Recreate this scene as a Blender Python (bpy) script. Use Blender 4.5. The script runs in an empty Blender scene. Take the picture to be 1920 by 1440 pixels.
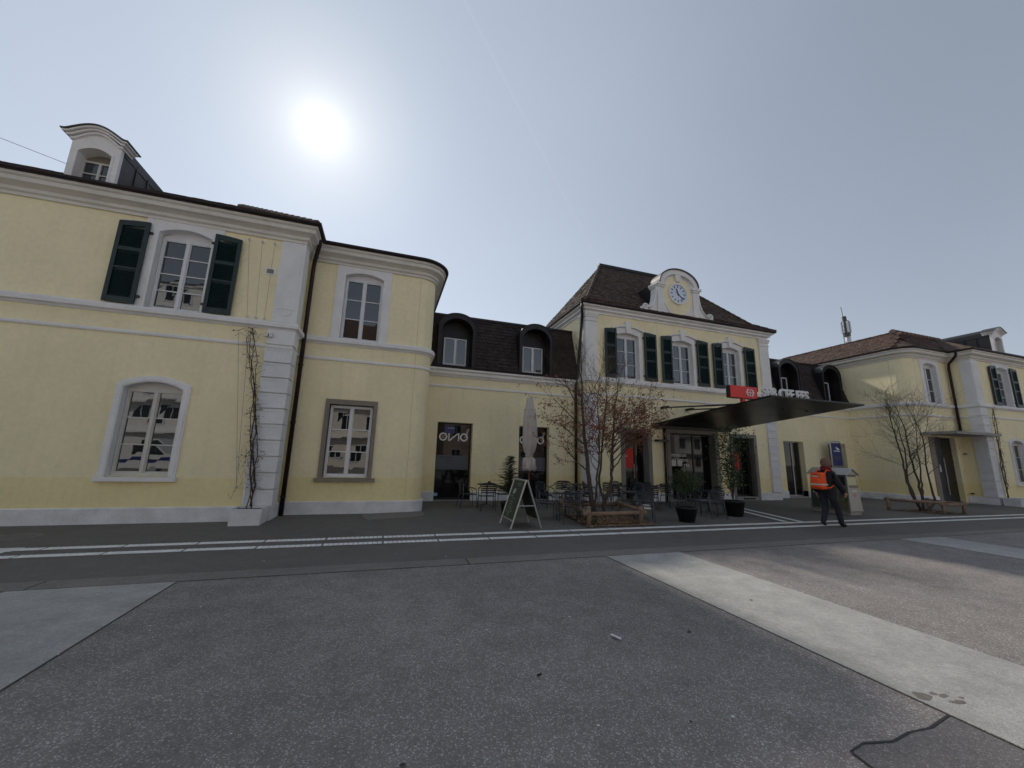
import bpy, bmesh, math, random
from mathutils import Vector, Matrix
random.seed(7)
R = math.radians
sc = bpy.context.scene
col = sc.collection

# ------------------------------------------------------------------ camera
YAW, PIT, ROL = .311, .188, .027
d = Vector((math.sin(YAW)*math.cos(PIT), math.cos(YAW)*math.cos(PIT), math.sin(PIT)))
r = Vector((math.cos(YAW), -math.sin(YAW), 0)); u = r.cross(d)
c_, s_ = math.cos(ROL), math.sin(ROL)
r2 = c_*r + s_*u; u2 = -s_*r + c_*u
cam = bpy.data.cameras.new('camera'); cam.lens = 721/1920*36; cam.sensor_width = 36
cam.clip_start = .05; cam.clip_end = 2000
cam_ob = bpy.data.objects.new('camera', cam); col.objects.link(cam_ob)
m = Matrix.Identity(4)
for i in range(3):
    m[i][0], m[i][1], m[i][2] = r2[i], u2[i], -d[i]
m[0][3], m[1][3], m[2][3] = 0, 0, 1.65
cam_ob.matrix_world = m
sc.camera = cam_ob

# ------------------------------------------------------------------ world, sun, exposure
SUN_DISC = Vector((-0.17317, 0.75127, 0.63687)).normalized()   # centre of the bloom
EL, AZ = R(37.5), math.atan2(-0.17317, 0.75127)
SUN = Vector((math.sin(AZ)*math.cos(EL), math.cos(AZ)*math.cos(EL), math.sin(EL)))   # the lower limb, from the shadow lengths
w = bpy.data.worlds.new('World'); sc.world = w; w.use_nodes = True
nt = w.node_tree; N = nt.nodes; L = nt.links; N.clear()
def nd(t, **k):
    n = N.new(t)
    for a, b in k.items(): setattr(n, a, b)
    return n
def mth(op, a, b=None, clamp=False):
    n = nd('ShaderNodeMath', operation=op); n.use_clamp = clamp
    for i, v in enumerate((a, b)):
        if v is None: continue
        if isinstance(v, (int, float)): n.inputs[i].default_value = v
        else: L.new(v, n.inputs[i])
    return n.outputs[0]
sky = nd('ShaderNodeTexSky', sky_type='NISHITA'); sky.sun_disc = False
sky.sun_elevation = math.asin(SUN.z); sky.sun_rotation = math.atan2(SUN.x, SUN.y) % (2*math.pi)
sky.air_density = 1.0; sky.dust_density = .05; sky.ozone_density = 1.4; sky.altitude = 400
tc = nd('ShaderNodeTexCoord')
dot = nd('ShaderNodeVectorMath', operation='DOT_PRODUCT'); L.new(tc.outputs['Generated'], dot.inputs[0]); dot.inputs[1].default_value = SUN_DISC
om = mth('SUBTRACT', 1.0, dot.outputs['Value'])           # 1 - cos(angle from the sun)
def lobe(amp, deg): return mth('MULTIPLY', mth('EXPONENT', mth('MULTIPLY', om, -1/(1-math.cos(R(deg))))), amp)
core = mth('ADD', mth('ADD', lobe(14.0, .80), lobe(.07, 3.2)), lobe(.045, 7.5))
ray_ph = mth('MULTIPLY', mth('ADD', mth('MULTIPLY', dot.outputs['Value'], dot.outputs['Value']), 1.0), .039)   # Rayleigh-like 1 + cos^2
haze_glow = mth('ADD', lobe(.016, 11), lobe(.020, 34))
# a faint vapour trail: a great circle across the sky
va, vb = Vector((.09926, .80467, 1.16424)).normalized(), Vector((.4386, .81101, .58666)).normalized()
nrm = va.cross(vb).normalized()
d2 = nd('ShaderNodeVectorMath', operation='DOT_PRODUCT'); L.new(tc.outputs['Generated'], d2.inputs[0]); d2.inputs[1].default_value = nrm
mid = (va+vb).normalized()
d3 = nd('ShaderNodeVectorMath', operation='DOT_PRODUCT'); L.new(tc.outputs['Generated'], d3.inputs[0]); d3.inputs[1].default_value = mid
trail = mth('EXPONENT', mth('MULTIPLY', mth('MULTIPLY', d2.outputs['Value'], d2.outputs['Value']), -1/(.0022**2)))
trail = mth('MULTIPLY', trail, mth('GREATER_THAN', d3.outputs['Value'], .93))
nz = nd('ShaderNodeTexNoise'); nz.inputs['Scale'].default_value = 14; L.new(tc.outputs['Generated'], nz.inputs['Vector'])
trail = mth('MULTIPLY', mth('MULTIPLY', trail, nz.outputs['Fac']), .009)
# thin uneven veil of high cloud
nz2 = nd('ShaderNodeTexNoise'); nz2.inputs['Scale'].default_value = 2.2; nz2.inputs['Detail'].default_value = 5; L.new(tc.outputs['Generated'], nz2.inputs['Vector'])
veil = mth('MULTIPLY', mth('SUBTRACT', nz2.outputs['Fac'], .5), .018)
add = mth('ADD', mth('ADD', core, trail), haze_glow)
hz_ = mth('ADD', ray_ph, veil)
SKY_S = .017
hs = nd('ShaderNodeHueSaturation'); hs.inputs['Saturation'].default_value = .42; L.new(sky.outputs[0], hs.inputs['Color'])
bg = nd('ShaderNodeBackground'); L.new(hs.outputs[0], bg.inputs[0]); bg.inputs[1].default_value = SKY_S
bg2 = nd('ShaderNodeBackground'); bg2.inputs[0].default_value = (1, .90, .72, 1); L.new(add, bg2.inputs[1])
bg3 = nd('ShaderNodeBackground'); bg3.inputs[0].default_value = (.69, .86, 1.09, 1); L.new(hz_, bg3.inputs[1])
ad0 = nd('ShaderNodeAddShader'); L.new(bg.outputs[0], ad0.inputs[0]); L.new(bg3.outputs[0], ad0.inputs[1])
ad = nd('ShaderNodeAddShader'); L.new(ad0.outputs[0], ad.inputs[0]); L.new(bg2.outputs[0], ad.inputs[1])
ow = nd('ShaderNodeOutputWorld'); L.new(ad.outputs[0], ow.inputs[0])

sl = bpy.data.lights.new('sun', 'SUN'); sl.energy = .66; sl.angle = R(2.4); sl.color = (1, .93, .82)
so = bpy.data.objects.new('sun', sl); col.objects.link(so)
so.rotation_euler = SUN.to_track_quat('Z', 'Y').to_euler(); so.location = SUN*60

sc.view_settings.view_transform = 'Standard'; sc.view_settings.look = 'None'
sc.view_settings.exposure = 2.06; sc.view_settings.gamma = 1
sc.view_settings.use_curve_mapping = False

# ------------------------------------------------------------------ materials
def material(name, color, rough=.7, metal=0, spec=.5, var=0, vscale=3, fine=0, fscale=60, bump=0, bscale=80, ior=None, coat=0):
    mt = bpy.data.materials.new(name); mt.use_nodes = True
    n = mt.node_tree.nodes; l = mt.node_tree.links
    b = n['Principled BSDF']
    b.inputs['Base Color'].default_value = (*color, 1); b.inputs['Roughness'].default_value = rough
    b.inputs['Metallic'].default_value = metal; b.inputs['Specular IOR Level'].default_value = spec
    if ior: b.inputs['IOR'].default_value = ior
    b.inputs['Coat Weight'].default_value = coat
    t = n.new('ShaderNodeTexCoord'); last = None
    src = None
    for amt, sca, det in ((var, vscale, 6), (fine, fscale, 2)):
        if not amt: continue
        z = n.new('ShaderNodeTexNoise'); z.inputs['Scale'].default_value = sca; z.inputs['Detail'].default_value = det; z.inputs['Roughness'].default_value = .62
        l.new(t.outputs['Object'], z.inputs['Vector'])
        mr = n.new('ShaderNodeMapRange'); l.new(z.outputs['Fac'], mr.inputs[0]); mr.inputs[1].default_value = .25; mr.inputs[2].default_value = .75
        mr.inputs[3].default_value = 1-amt; mr.inputs[4].default_value = 1+amt*.6
        mx = n.new('ShaderNodeMix'); mx.data_type = 'RGBA'; mx.blend_type = 'MULTIPLY'; mx.inputs[0].default_value = 1
        if src is None: mx.inputs[6].default_value = (*color, 1)
        else: l.new(src, mx.inputs[6])
        l.new(mr.outputs[0], mx.inputs[7]); src = mx.outputs[2]
    if src is not None: l.new(src, b.inputs['Base Color'])
    if bump:
        z = n.new('ShaderNodeTexNoise'); z.inputs['Scale'].default_value = bscale; z.inputs['Detail'].default_value = 3
        l.new(t.outputs['Object'], z.inputs['Vector'])
        bp = n.new('ShaderNodeBump'); bp.inputs['Strength'].default_value = bump; bp.inputs['Distance'].default_value = .01
        l.new(z.outputs['Fac'], bp.inputs['Height']); l.new(bp.outputs[0], b.inputs['Normal'])
    return mt
MT = {}
MT['plaster'] = material('yellow_plaster', (.93, .83, .55), .85, var=.09, vscale=.8, fine=.06, fscale=9, bump=.25, bscale=140)
def plaster_band(mt):                                   # the lower metre is painted a deeper yellow
    n = mt.node_tree.nodes; l = mt.node_tree.links; b = n['Principled BSDF']
    src = b.inputs['Base Color'].links[0].from_socket
    t = n.new('ShaderNodeTexCoord'); sp = n.new('ShaderNodeSeparateXYZ'); l.new(t.outputs['Object'], sp.inputs[0])
    mr = n.new('ShaderNodeMapRange'); l.new(sp.outputs['Z'], mr.inputs[0]); mr.inputs[1].default_value = .965; mr.inputs[2].default_value = .985
    mr.inputs[3].default_value = 1; mr.inputs[4].default_value = 0
    mx = n.new('ShaderNodeMix'); mx.data_type = 'RGBA'; mx.blend_type = 'MULTIPLY'; l.new(mr.outputs[0], mx.inputs[0])
    l.new(src, mx.inputs[6]); mx.inputs[7].default_value = (.97, .945, .79, 1)
    # faint rain streaks and splash dirt with their own shapes
    mp = n.new('ShaderNodeMapping'); mp.inputs['Scale'].default_value = (7, 7, .35); l.new(t.outputs['Object'], mp.inputs[0])
    z = n.new('ShaderNodeTexNoise'); z.inputs['Scale'].default_value = 1; z.inputs['Detail'].default_value = 5; l.new(mp.outputs[0], z.inputs['Vector'])
    m2 = n.new('ShaderNodeMapRange'); l.new(z.outputs['Fac'], m2.inputs[0]); m2.inputs[1].default_value = .52; m2.inputs[2].default_value = .8; m2.inputs[3].default_value = 0; m2.inputs[4].default_value = .13
    m3 = n.new('ShaderNodeMix'); m3.data_type = 'RGBA'; l.new(m2.outputs[0], m3.inputs[0]); l.new(mx.outputs[2], m3.inputs[6]); m3.inputs[7].default_value = (.42, .36, .22, 1)
    l.new(m3.outputs[2], b.inputs['Base Color'])
plaster_band(MT['plaster'])
MT['trim'] = material('grey_trim', (.82, .81, .81), .8, var=.13, vscale=1.5, fine=.05, fscale=20, bump=.2, bscale=90)
MT['trim_warm'] = material('cornice_grey', (.72, .68, .62), .8, var=.13, vscale=1.2, fine=.05, fscale=14)
MT['trim_white'] = material('white_trim', (.84, .82, .80), .8, var=.13, vscale=1.5, fine=.05, fscale=20, bump=.2, bscale=90)
MT['plinth'] = material('plinth_grey', (.78, .78, .80), .85, var=.24, vscale=2.2, fine=.08, fscale=26, bump=.35, bscale=60)
MT['block'] = material('rusticated_stone', (.78, .78, .80), .88, var=.12, vscale=2, fine=.10, fscale=45, bump=.9, bscale=38)
MT['stone'] = material('brown_sandstone', (.27, .23, .19), .85, var=.16, vscale=3, fine=.1, fscale=40, bump=.2)
MT['stone_grey'] = material('grey_sandstone', (.24, .225, .20), .85, var=.14, vscale=3, fine=.1, fscale=40, bump=.2)
MT['shutter'] = material('green_shutter_paint', (.004, .021, .022), .42, var=.2, vscale=5)
MT['frame'] = material('white_window_frame', (.74, .74, .76), .4, var=.03)
MT['frame_old'] = material('ivory_window_frame', (.60, .58, .54), .5, var=.05)
MT['glass'] = material('window_glass', (.012, .015, .018), .012, spec=.5, ior=2.0, bump=.045, bscale=1.8)
MT['glass_dark'] = material('shop_glass', (.010, .010, .011), .03, spec=.5, ior=1.42, bump=.04, bscale=1.3)
MT['tile'] = material('brown_roof_tile', (.085, .052, .038), .85, var=.35, vscale=5, fine=.3, fscale=30)
MT['tile_red'] = material('red_brown_roof_tile', (.100, .056, .040), .85, var=.3, vscale=6, fine=.3, fscale=30)
MT['tile_dark'] = material('dark_mansard_tile', (.036, .024, .021), .8, var=.45, vscale=7, fine=.3, fscale=30)
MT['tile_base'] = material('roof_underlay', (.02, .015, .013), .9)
def per_tile(mt, sc_=5.5, lo=.55, hi=1.5):
    n = mt.node_tree.nodes; l = mt.node_tree.links; b = n['Principled BSDF']; src = b.inputs['Base Color'].links[0].from_socket
    t = n.new('ShaderNodeTexCoord'); v = n.new('ShaderNodeTexVoronoi'); v.inputs['Scale'].default_value = sc_; l.new(t.outputs['Object'], v.inputs['Vector'])
    s = n.new('ShaderNodeSeparateColor'); l.new(v.outputs['Color'], s.inputs[0]); mr = n.new('ShaderNodeMapRange'); l.new(s.outputs[0], mr.inputs[0]); mr.inputs[3].default_value = lo; mr.inputs[4].default_value = hi
    mx = n.new('ShaderNodeMix'); mx.data_type = 'RGBA'; mx.blend_type = 'MULTIPLY'; mx.inputs[0].default_value = 1; l.new(src, mx.inputs[6]); l.new(mr.outputs[0], mx.inputs[7]); l.new(mx.outputs[2], b.inputs['Base Color'])
for k in ('tile', 'tile_red', 'tile_dark'): per_tile(MT[k])
MT['ridge'] = material('ridge_tile_clay', (.17, .115, .09), .85, var=.3, vscale=7)
MT['dark_metal'] = material('dark_sheet_metal', (.022, .020, .021), .45, metal=.3, var=.2, vscale=4)
MT['gutter'] = material('brown_copper_gutter', (.030, .019, .019), .5, metal=.5, var=.25, vscale=4)
MT['zinc'] = material('weathered_zinc', (.085, .08, .077), .55, metal=.4, var=.35, vscale=3)
MT['black'] = material('black_metal', (.010, .010, .011), .4, var=.1)
MT['underside'] = material('canopy_soffit', (.006, .0065, .006), .34, spec=.3, var=.2, vscale=1.2, bump=.06, bscale=2.5)
MT['red'] = material('signal_red', (.78, .020, .016), .35)
MT['red_poster'] = material('red_film', (.60, .02, .015), .5)
MT['white'] = material('white_paint', (.80, .80, .80), .5)
MT['white_film'] = material('white_lettering', (.88, .88, .88), .6)
MT['frost'] = material('frosted_film', (.075, .085, .11), .35)
MT['blue'] = material('blue_panel', (.012, .02, .16), .35)
MT['lightblue'] = material('pale_blue_sticker', (.35, .55, .65), .5)
MT['ink'] = material('dark_ink', (.01, .012, .02), .5)
MT['steel'] = material('brushed_steel', (.42, .41, .39), .38, metal=.75, var=.08)
MT['chair'] = material('anthracite_chair_metal', (.034, .038, .052), .36, metal=.35, var=.12, vscale=6)
MT['chair_leg'] = material('grey_tube_metal', (.16, .165, .18), .35, metal=.6)
MT['wood'] = material('weathered_round_wood', (.29, .20, .135), .85, var=.4, vscale=6, fine=.25, fscale=40, bump=.5, bscale=30)
MT['pole_wood'] = material('parasol_wood', (.24, .09, .035), .55, var=.2, vscale=8)
MT['bark'] = material('grey_brown_bark', (.085, .068, .055), .9, var=.35, vscale=12, fine=.2, fscale=60, bump=.6, bscale=40)
MT['twig'] = material('twig_bark', (.075, .053, .043), .9, var=.25, vscale=9)
MT['leaf_dry'] = material('dry_beech_leaf', (.235, .095, .048), .75, var=.5, vscale=5)
MT['litter'] = material('fallen_leaf', (.40, .25, .155), .85, var=.5, vscale=9)
MT['leaf'] = material('box_leaf', (.040, .075, .020), .6, var=.45, vscale=8)
MT['needle'] = material('conifer_needle', (.045, .060, .028), .65, var=.45, vscale=7)
MT['vine_leaf'] = material('vine_bud', (.10, .035, .03), .8, var=.4, vscale=8)
MT['soil'] = material('dark_soil', (.035, .028, .02), .95, var=.4, vscale=9, bump=.8, bscale=25)
MT['pot'] = material('anthracite_pot', (.014, .015, .018), .5, var=.15, vscale=5)
MT['canvas'] = material('taupe_canvas', (.60, .54, .50), .9, var=.14, vscale=4, bump=.2, bscale=30)
MT['board'] = material('green_chalkboard', (.045, .062, .042), .6, var=.4, vscale=6)
MT['chalk'] = material('chalk', (.42, .45, .38), .9)
MT['alu'] = material('aluminium', (.52, .52, .52), .35, metal=.6)
MT['beige'] = material('beige_bin_panel', (.42, .385, .345), .45, metal=.15, var=.1, vscale=3)
MT['cream'] = material('cream_panel', (.62, .58, .34), .7)
MT['concrete'] = material('porch_concrete', (.33, .32, .30), .85, var=.2, vscale=3)
MT['door_blue'] = material('blue_black_door', (.012, .018, .032), .35, var=.1)
MT['dial'] = material('clock_dial', (.66, .74, .86), .45)
MT['orange'] = material('hi_vis_orange', (.95, .105, .012), .6, var=.08, vscale=14)
MT['reflect'] = material('reflective_tape', (.60, .58, .54), .4)
MT['jacket'] = material('black_jacket', (.010, .010, .013), .8, var=.25, vscale=14, bump=.4, bscale=18)
MT['jeans'] = material('dark_jeans', (.026, .029, .040), .85, var=.25, vscale=12, bump=.3, bscale=24)
MT['skin'] = material('skin', (.42, .22, .15), .55)
MT['cap'] = material('brown_knit', (.21, .13, .095), .95, var=.2, vscale=30, bump=.8, bscale=120)
MT['scarf'] = material('dark_red_cloth', (.16, .012, .018), .9, var=.2, vscale=15)
MT['shoe'] = material('black_shoe', (.009, .009, .010), .5)
MT['paper'] = material('paper', (.66, .66, .64), .8)
MT['wire'] = material('steel_wire', (.18, .17, .16), .5, metal=.6)

def asphalt(name, dark, mid_, light, scale, share=.88, rough=.85, patch=.16):
    mt = bpy.data.materials.new(name); mt.use_nodes = True
    n = mt.node_tree.nodes; l = mt.node_tree.links; b = n['Principled BSDF']; b.inputs['Roughness'].default_value = rough
    b.inputs['Specular IOR Level'].default_value = .35
    t = n.new('ShaderNodeTexCoord')
    v = n.new('ShaderNodeTexVoronoi'); v.inputs['Scale'].default_value = scale; l.new(t.outputs['Object'], v.inputs['Vector'])
    s = n.new('ShaderNodeSeparateColor'); l.new(v.outputs['Color'], s.inputs[0])
    cr = n.new('ShaderNodeValToRGB'); l.new(s.outputs[0], cr.inputs[0]); e = cr.color_ramp.elements
    e[0].position = .0; e[0].color = (*dark, 1); e[1].position = 1; e[1].color = (*light, 1)
    for p, cc in ((.45, dark), (share-.06, mid_), (share, mid_), (share+.05, light)):
        k = e.new(p); k.color = (*cc, 1)
    src = cr.outputs[0]
    for sca, lo, hi in ((.35, 1-patch, 1+patch*.7), (3.2, 1-patch*.7, 1+patch*.4), (18, .9, 1.08)):
        z = n.new('ShaderNodeTexNoise'); z.inputs['Scale'].default_value = sca; z.inputs['Detail'].default_value = 5; l.new(t.outputs['Object'], z.inputs['Vector'])
        mr = n.new('ShaderNodeMapRange'); l.new(z.outputs['Fac'], mr.inputs[0]); mr.inputs[1].default_value = .28; mr.inputs[2].default_value = .72; mr.inputs[3].default_value = lo; mr.inputs[4].default_value = hi
        mx = n.new('ShaderNodeMix'); mx.data_type = 'RGBA'; mx.blend_type = 'MULTIPLY'; mx.inputs[0].default_value = 1
        l.new(src, mx.inputs[6]); l.new(mr.outputs[0], mx.inputs[7]); src = mx.outputs[2]
    l.new(src, b.inputs['Base Color'])
    bp = n.new('ShaderNodeBump'); bp.inputs['Strength'].default_value = .45; bp.inputs['Distance'].default_value = .006
    l.new(v.outputs['Distance'], bp.inputs['Height']); l.new(bp.outputs[0], b.inputs['Normal'])
    return mt
MT['plaza'] = asphalt('exposed_aggregate', (.215, .192, .181), (.305, .275, .26), (.50, .465, .445), 118, .89, patch=.24)
MT['pavement'] = asphalt('fine_asphalt', (.145, .133, .120), (.175, .162, .148), (.24, .225, .21), 160, .93)
MT['gutter_slab'] = asphalt('gutter_asphalt', (.20, .185, .168), (.235, .22, .20), (.30, .28, .26), 140, .9)
MT['band'] = asphalt('concrete_band', (.385, .375, .355), (.43, .42, .40), (.49, .48, .46), 90, .9, patch=.24)
MT['repair'] = asphalt('repair_asphalt', (.135, .125, .125), (.18, .168, .166), (.27, .255, .25), 130, .9)
MT['tar'] = material('tar_seam', (.035, .032, .03), .7, var=.3, vscale=20)
MT['stain'] = material('oil_stain', (.17, .155, .135), .75, var=.4, vscale=14)
MT['tactile'] = material('white_tactile_marking', (.90, .89, .87), .8, var=.22, vscale=5, fine=.2, fscale=50)

# ------------------------------------------------------------------ helpers
class MB:
    def __init__(s): s.v = []; s.f = []
    def add(s, vs, fs):
        o = len(s.v); s.v += [tuple(p) for p in vs]; s.f += [tuple(i+o for i in f) for f in fs]; return s
    def box(s, x0, x1, y0, y1, z0, z1):
        return s.add([(x0,y0,z0),(x1,y0,z0),(x1,y1,z0),(x0,y1,z0),(x0,y0,z1),(x1,y0,z1),(x1,y1,z1),(x0,y1,z1)],
                     [(0,3,2,1),(4,5,6,7),(0,1,5,4),(1,2,6,5),(2,3,7,6),(3,0,4,7)])
    def quad(s, a, b, c, d): return s.add([a, b, c, d], [(0,1,2,3)])
    def poly(s, pts): return s.add(pts, [tuple(range(len(pts)))])
    def prism(s, pts, ax, a0, a1):                      # 2-D polygon extruded along an axis: 'y' takes (x,z), 'z' takes (x,y), 'x' takes (y,z)
        f = {'y': lambda p, t: (p[0], t, p[1]), 'z': lambda p, t: (p[0], p[1], t), 'x': lambda p, t: (t, p[0], p[1])}[ax]
        n = len(pts)
        return s.add([f(p, a0) for p in pts]+[f(p, a1) for p in pts],
                     [tuple(range(n)), tuple(range(2*n-1, n-1, -1))]+[(i, (i+1) % n, n+(i+1) % n, n+i) for i in range(n)])
    def ring(s, outer, inner, y0, y1):                  # closed strip between two outlines of equal count in xz, with depth
        n = len(outer); V = []
        for y in (y0, y1):
            V += [(p[0], y, p[1]) for p in outer]+[(p[0], y, p[1]) for p in inner]
        F = []
        for i in range(n):
            j = (i+1) % n
            F += [(i, j, n+j, n+i), (2*n+i, 3*n+i, 3*n+j, 2*n+j), (i, 2*n+i, 2*n+j, j), (n+i, n+j, 3*n+j, 3*n+i)]
        return s.add(V, F)
    def tube(s, pts, rad, n=6, cap=True):
        pts = [Vector(p) for p in pts]
        if isinstance(rad, (int, float)): rad = [rad]*len(pts)
        V = []; k = len(pts); side = None
        for i, p in enumerate(pts):
            t = (pts[min(i+1, k-1)]-pts[max(i-1, 0)])
            if t.length < 1e-7: t = Vector((0, 0, 1))
            t.normalize()
            if side is None:
                side = t.orthogonal().normalized()
            else:
                side = side-t*side.dot(t)
                side = side.normalized() if side.length > 1e-5 else t.orthogonal().normalized()
            up = t.cross(side)
            for a in range(n):
                an = 2*math.pi*a/n
                V.append(p+(side*math.cos(an)+up*math.sin(an))*rad[i])
        F = [(i*n+a, i*n+(a+1) % n, (i+1)*n+(a+1) % n, (i+1)*n+a) for i in range(k-1) for a in range(n)]
        if cap: F += [tuple(range(n-1, -1, -1)), tuple((k-1)*n+a for a in range(n))]
        return s.add(V, F)
    def lathe(s, prof, c, n=20, wob=None):
        V = []
        for k, (rr, z) in enumerate(prof):
            for a in range(n):
                an = 2*math.pi*a/n; q = rr*(wob(an, z) if wob else 1)
                V.append((c[0]+q*math.cos(an), c[1]+q*math.sin(an), c[2]+z))
        F = [(i*n+a, i*n+(a+1) % n, (i+1)*n+(a+1) % n, (i+1)*n+a) for i in range(len(prof)-1) for a in range(n)]
        F += [tuple(range(n-1, -1, -1)), tuple((len(prof)-1)*n+a for a in range(n))]
        return s.add(V, F)
    def sweep(s, path, prof, closed_prof=True):         # profile (outward, z) along an xy path, outward = right of travel, mitred
        P = [Vector((p[0], p[1])) for p in path]; k = len(P); n = len(prof); V = []
        for i, p in enumerate(P):
            ns = []
            if i > 0: t = (P[i]-P[i-1]).normalized(); ns.append(Vector((t.y, -t.x)))
            if i < k-1: t = (P[i+1]-P[i]).normalized(); ns.append(Vector((t.y, -t.x)))
            q = sum(ns, Vector((0, 0)))/len(ns); q = q/max(q.length_squared, .2)
            for dd, z in prof: V.append((p.x+q.x*dd, p.y+q.y*dd, z))
        F = [(i*n+a, i*n+(a+1) % n, (i+1)*n+(a+1) % n, (i+1)*n+a) for i in range(k-1) for a in range(n)]
        F += [tuple(range(n-1, -1, -1)), tuple((k-1)*n+a for a in range(n))]
        return s.add(V, F)
    def build(s, name, mat, parent=None, smooth=False):
        me = bpy.data.meshes.new(name); me.from_pydata(s.v, [], s.f); me.update()
        bm = bmesh.new(); bm.from_mesh(me); bmesh.ops.recalc_face_normals(bm, faces=bm.faces); bm.to_mesh(me); bm.free()
        return obj(name, me, mat, parent, smooth)
def obj(name, me, mat, parent=None, smooth=False):
    o = bpy.data.objects.new(name, me); col.objects.link(o)
    if mat is not None and not me.materials: me.materials.append(MT[mat] if isinstance(mat, str) else mat)
    if smooth:
        for p in me.polygons: p.use_smooth = True
    if parent is not None:
        o.parent = parent
        if parent.get('_world'): o.matrix_parent_inverse = Matrix.Translation(-Vector(parent['_world']))
    return o
def tag(o, label=None, cat=None, group=None, kind=None):
    if label: o['label'] = label
    if cat: o['category'] = cat
    if group: o['group'] = group
    if kind: o['kind'] = kind
    return o
def empty(name, loc=(0, 0, 0), rz=0, world=False):
    o = bpy.data.objects.new(name, None); col.objects.link(o); o.location = loc; o.rotation_euler.z = rz
    o.empty_display_size = .2
    if world: o['_world'] = tuple(loc)                  # children are given in world coordinates
    return o
def copy_tree(o, parent=None):
    c = o.copy(); col.objects.link(c); c.parent = parent
    for ch in list(o.children): copy_tree(ch, c)
    return c
def text_obj(body, size, mat, origin, xdir, updir, parent, name='lettering', ext=.004, align='LEFT', bold=0, sx=1):
    cu = bpy.data.curves.new('t', 'FONT'); cu.body = body; cu.size = size; cu.extrude = ext; cu.align_x = align; cu.offset = bold
    t = bpy.data.objects.new('t', cu); col.objects.link(t)
    bpy.context.view_layer.update()
    me = bpy.data.meshes.new_from_object(t.evaluated_get(bpy.context.evaluated_depsgraph_get()))
    bpy.data.objects.remove(t); bpy.data.curves.remove(cu)
    x = Vector(xdir).normalized(); y = Vector(updir).normalized(); z = x.cross(y)
    M = Matrix(((x.x*sx, y.x, z.x, origin[0]), (x.y*sx, y.y, z.y, origin[1]), (x.z*sx, y.z, z.z, origin[2]), (0, 0, 0, 1)))
    me.transform(M); me.materials.clear()
    return obj(name, me, mat, parent)
def arch_pts(x0, x1, z0, zs, zc, n=10):                 # outline: up the left jamb, over a segmental arch, down the right
    pts = [(x0, z0)]
    for i in range(n+1):
        t = i/n; x = x0+(x1-x0)*t
        pts.append((x, zs+(zc-zs)*(1-(2*t-1)**2)))
    return pts+[(x1, z0)]
def rect_pts(x0, x1, z0, z1, n=10):
    return [(x0, z0)]+[(x0+(x1-x0)*i/n, z1) for i in range(n+1)]+[(x1, z0)]

# ------------------------------------------------------------------ ground
def struct(o): o['kind'] = 'structure'; return o
def sheet(name, pts, z, mat, parent=None):
    return MB().poly([(p[0], p[1], z) for p in pts]).build(name, mat, parent)
g = MB()
xs = [-600, -60, -20, -8, 0, 8, 16, 24, 40, 90, 600]; ys = [-600, -60, -20, -6, 0, 6, 12, 20, 60, 600]
for i in range(len(xs)-1):
    for j in range(len(ys)-1): g.quad((xs[i], ys[j], 0), (xs[i+1], ys[j], 0), (xs[i+1], ys[j+1], 0), (xs[i], ys[j+1], 0))
struct(g.build('plaza_ground', 'plaza'))
struct(sheet('pavement', [(-40, 6.60), (70, 6.60), (70, 16), (-40, 16)], .004, 'pavement'))
gs = struct(sheet('gutter_strip', [(-40, 6.24), (70, 6.24), (70, 6.6), (-40, 6.6)], .003, 'tar'))
xj = -40.2
while xj < 68:
    MB().box(xj+.012, xj+5.2-.012, 6.252, 6.598, -.02, .008).build('gutter_slab', 'gutter_slab', gs); xj += 5.2
for k, (x0, x1) in enumerate(((-11.7, -10.1), (-3.95, -2.33), (3.80, 5.36), (11.66, 13.2), (19.4, 21.0))):
    b = struct(sheet('concrete_band', [(x0, -14), (x1, -14), (x1, 6.235), (x0, 6.235)], .004, 'tar'))
    yy = 6.235
    while yy > -13.5:
        MB().box(x0+.012, x1-.012, yy-6.5+.006, yy-.006, -.02, .009).build('concrete_slab', 'band', b); yy -= 6.5
# repaired asphalt patch and its tar seam at the lower right
sm = MB()
seam = [(2.60, .6), (2.66, 1.2), (2.70, 1.6), (2.745, 1.86), (2.9, 1.885), (3.1, 1.845), (3.3, 1.87), (3.5, 1.86), (3.79, 1.905)]
struct(sheet('asphalt_repair', seam+[(3.79, -3), (2.45, -3)], .005, 'repair'))
for a, b in zip(seam, seam[1:]):
    t = Vector((b[0]-a[0], b[1]-a[1])).normalized(); q = Vector((-t.y, t.x))*(.004+random.random()*.006)
    sm.quad((a[0]-q.x, a[1]-q.y, .009), (b[0]-q.x, b[1]-q.y, .009), (b[0]+q.x, b[1]+q.y, .009), (a[0]+q.x, a[1]+q.y, .009))
tag(sm.build('tar_seam', 'tar'), kind='structure')
def blob(name, cx, cy, rx, ry, z, mat, n=18, wob=.35, seed=1, parent=None):
    rr = random.Random(seed); ph = [rr.random()*6.3 for _ in range(4)]
    return sheet(name, [(cx+rx*math.cos(a)*(1+wob*.5*(math.sin(2*a+ph[0])+.6*math.sin(5*a+ph[1]))), cy+ry*math.sin(a)*(1+wob*.5*(math.sin(3*a+ph[2])+.5*math.sin(7*a+ph[3])))) for a in [2*math.pi*i/n for i in range(n)]], z, mat, parent)
st = struct(blob('ground_stain', 3.90, 2.09, .055, .05, .0105, 'stain', seed=3))
for k, (cx, cy, rx, ry) in enumerate(((4.02, 2.09, .03, .018), (4.06, 2.05, .05, .018), (4.07, 1.97, .045, .022), (4.02, 1.99, .02, .012), (4.16, 2.0, .02, .012))):
    blob('stain_spot', cx, cy, rx, ry, .0106, 'stain', seed=k+5, parent=st)
rr = random.Random(11)
gum = MB()
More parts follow.
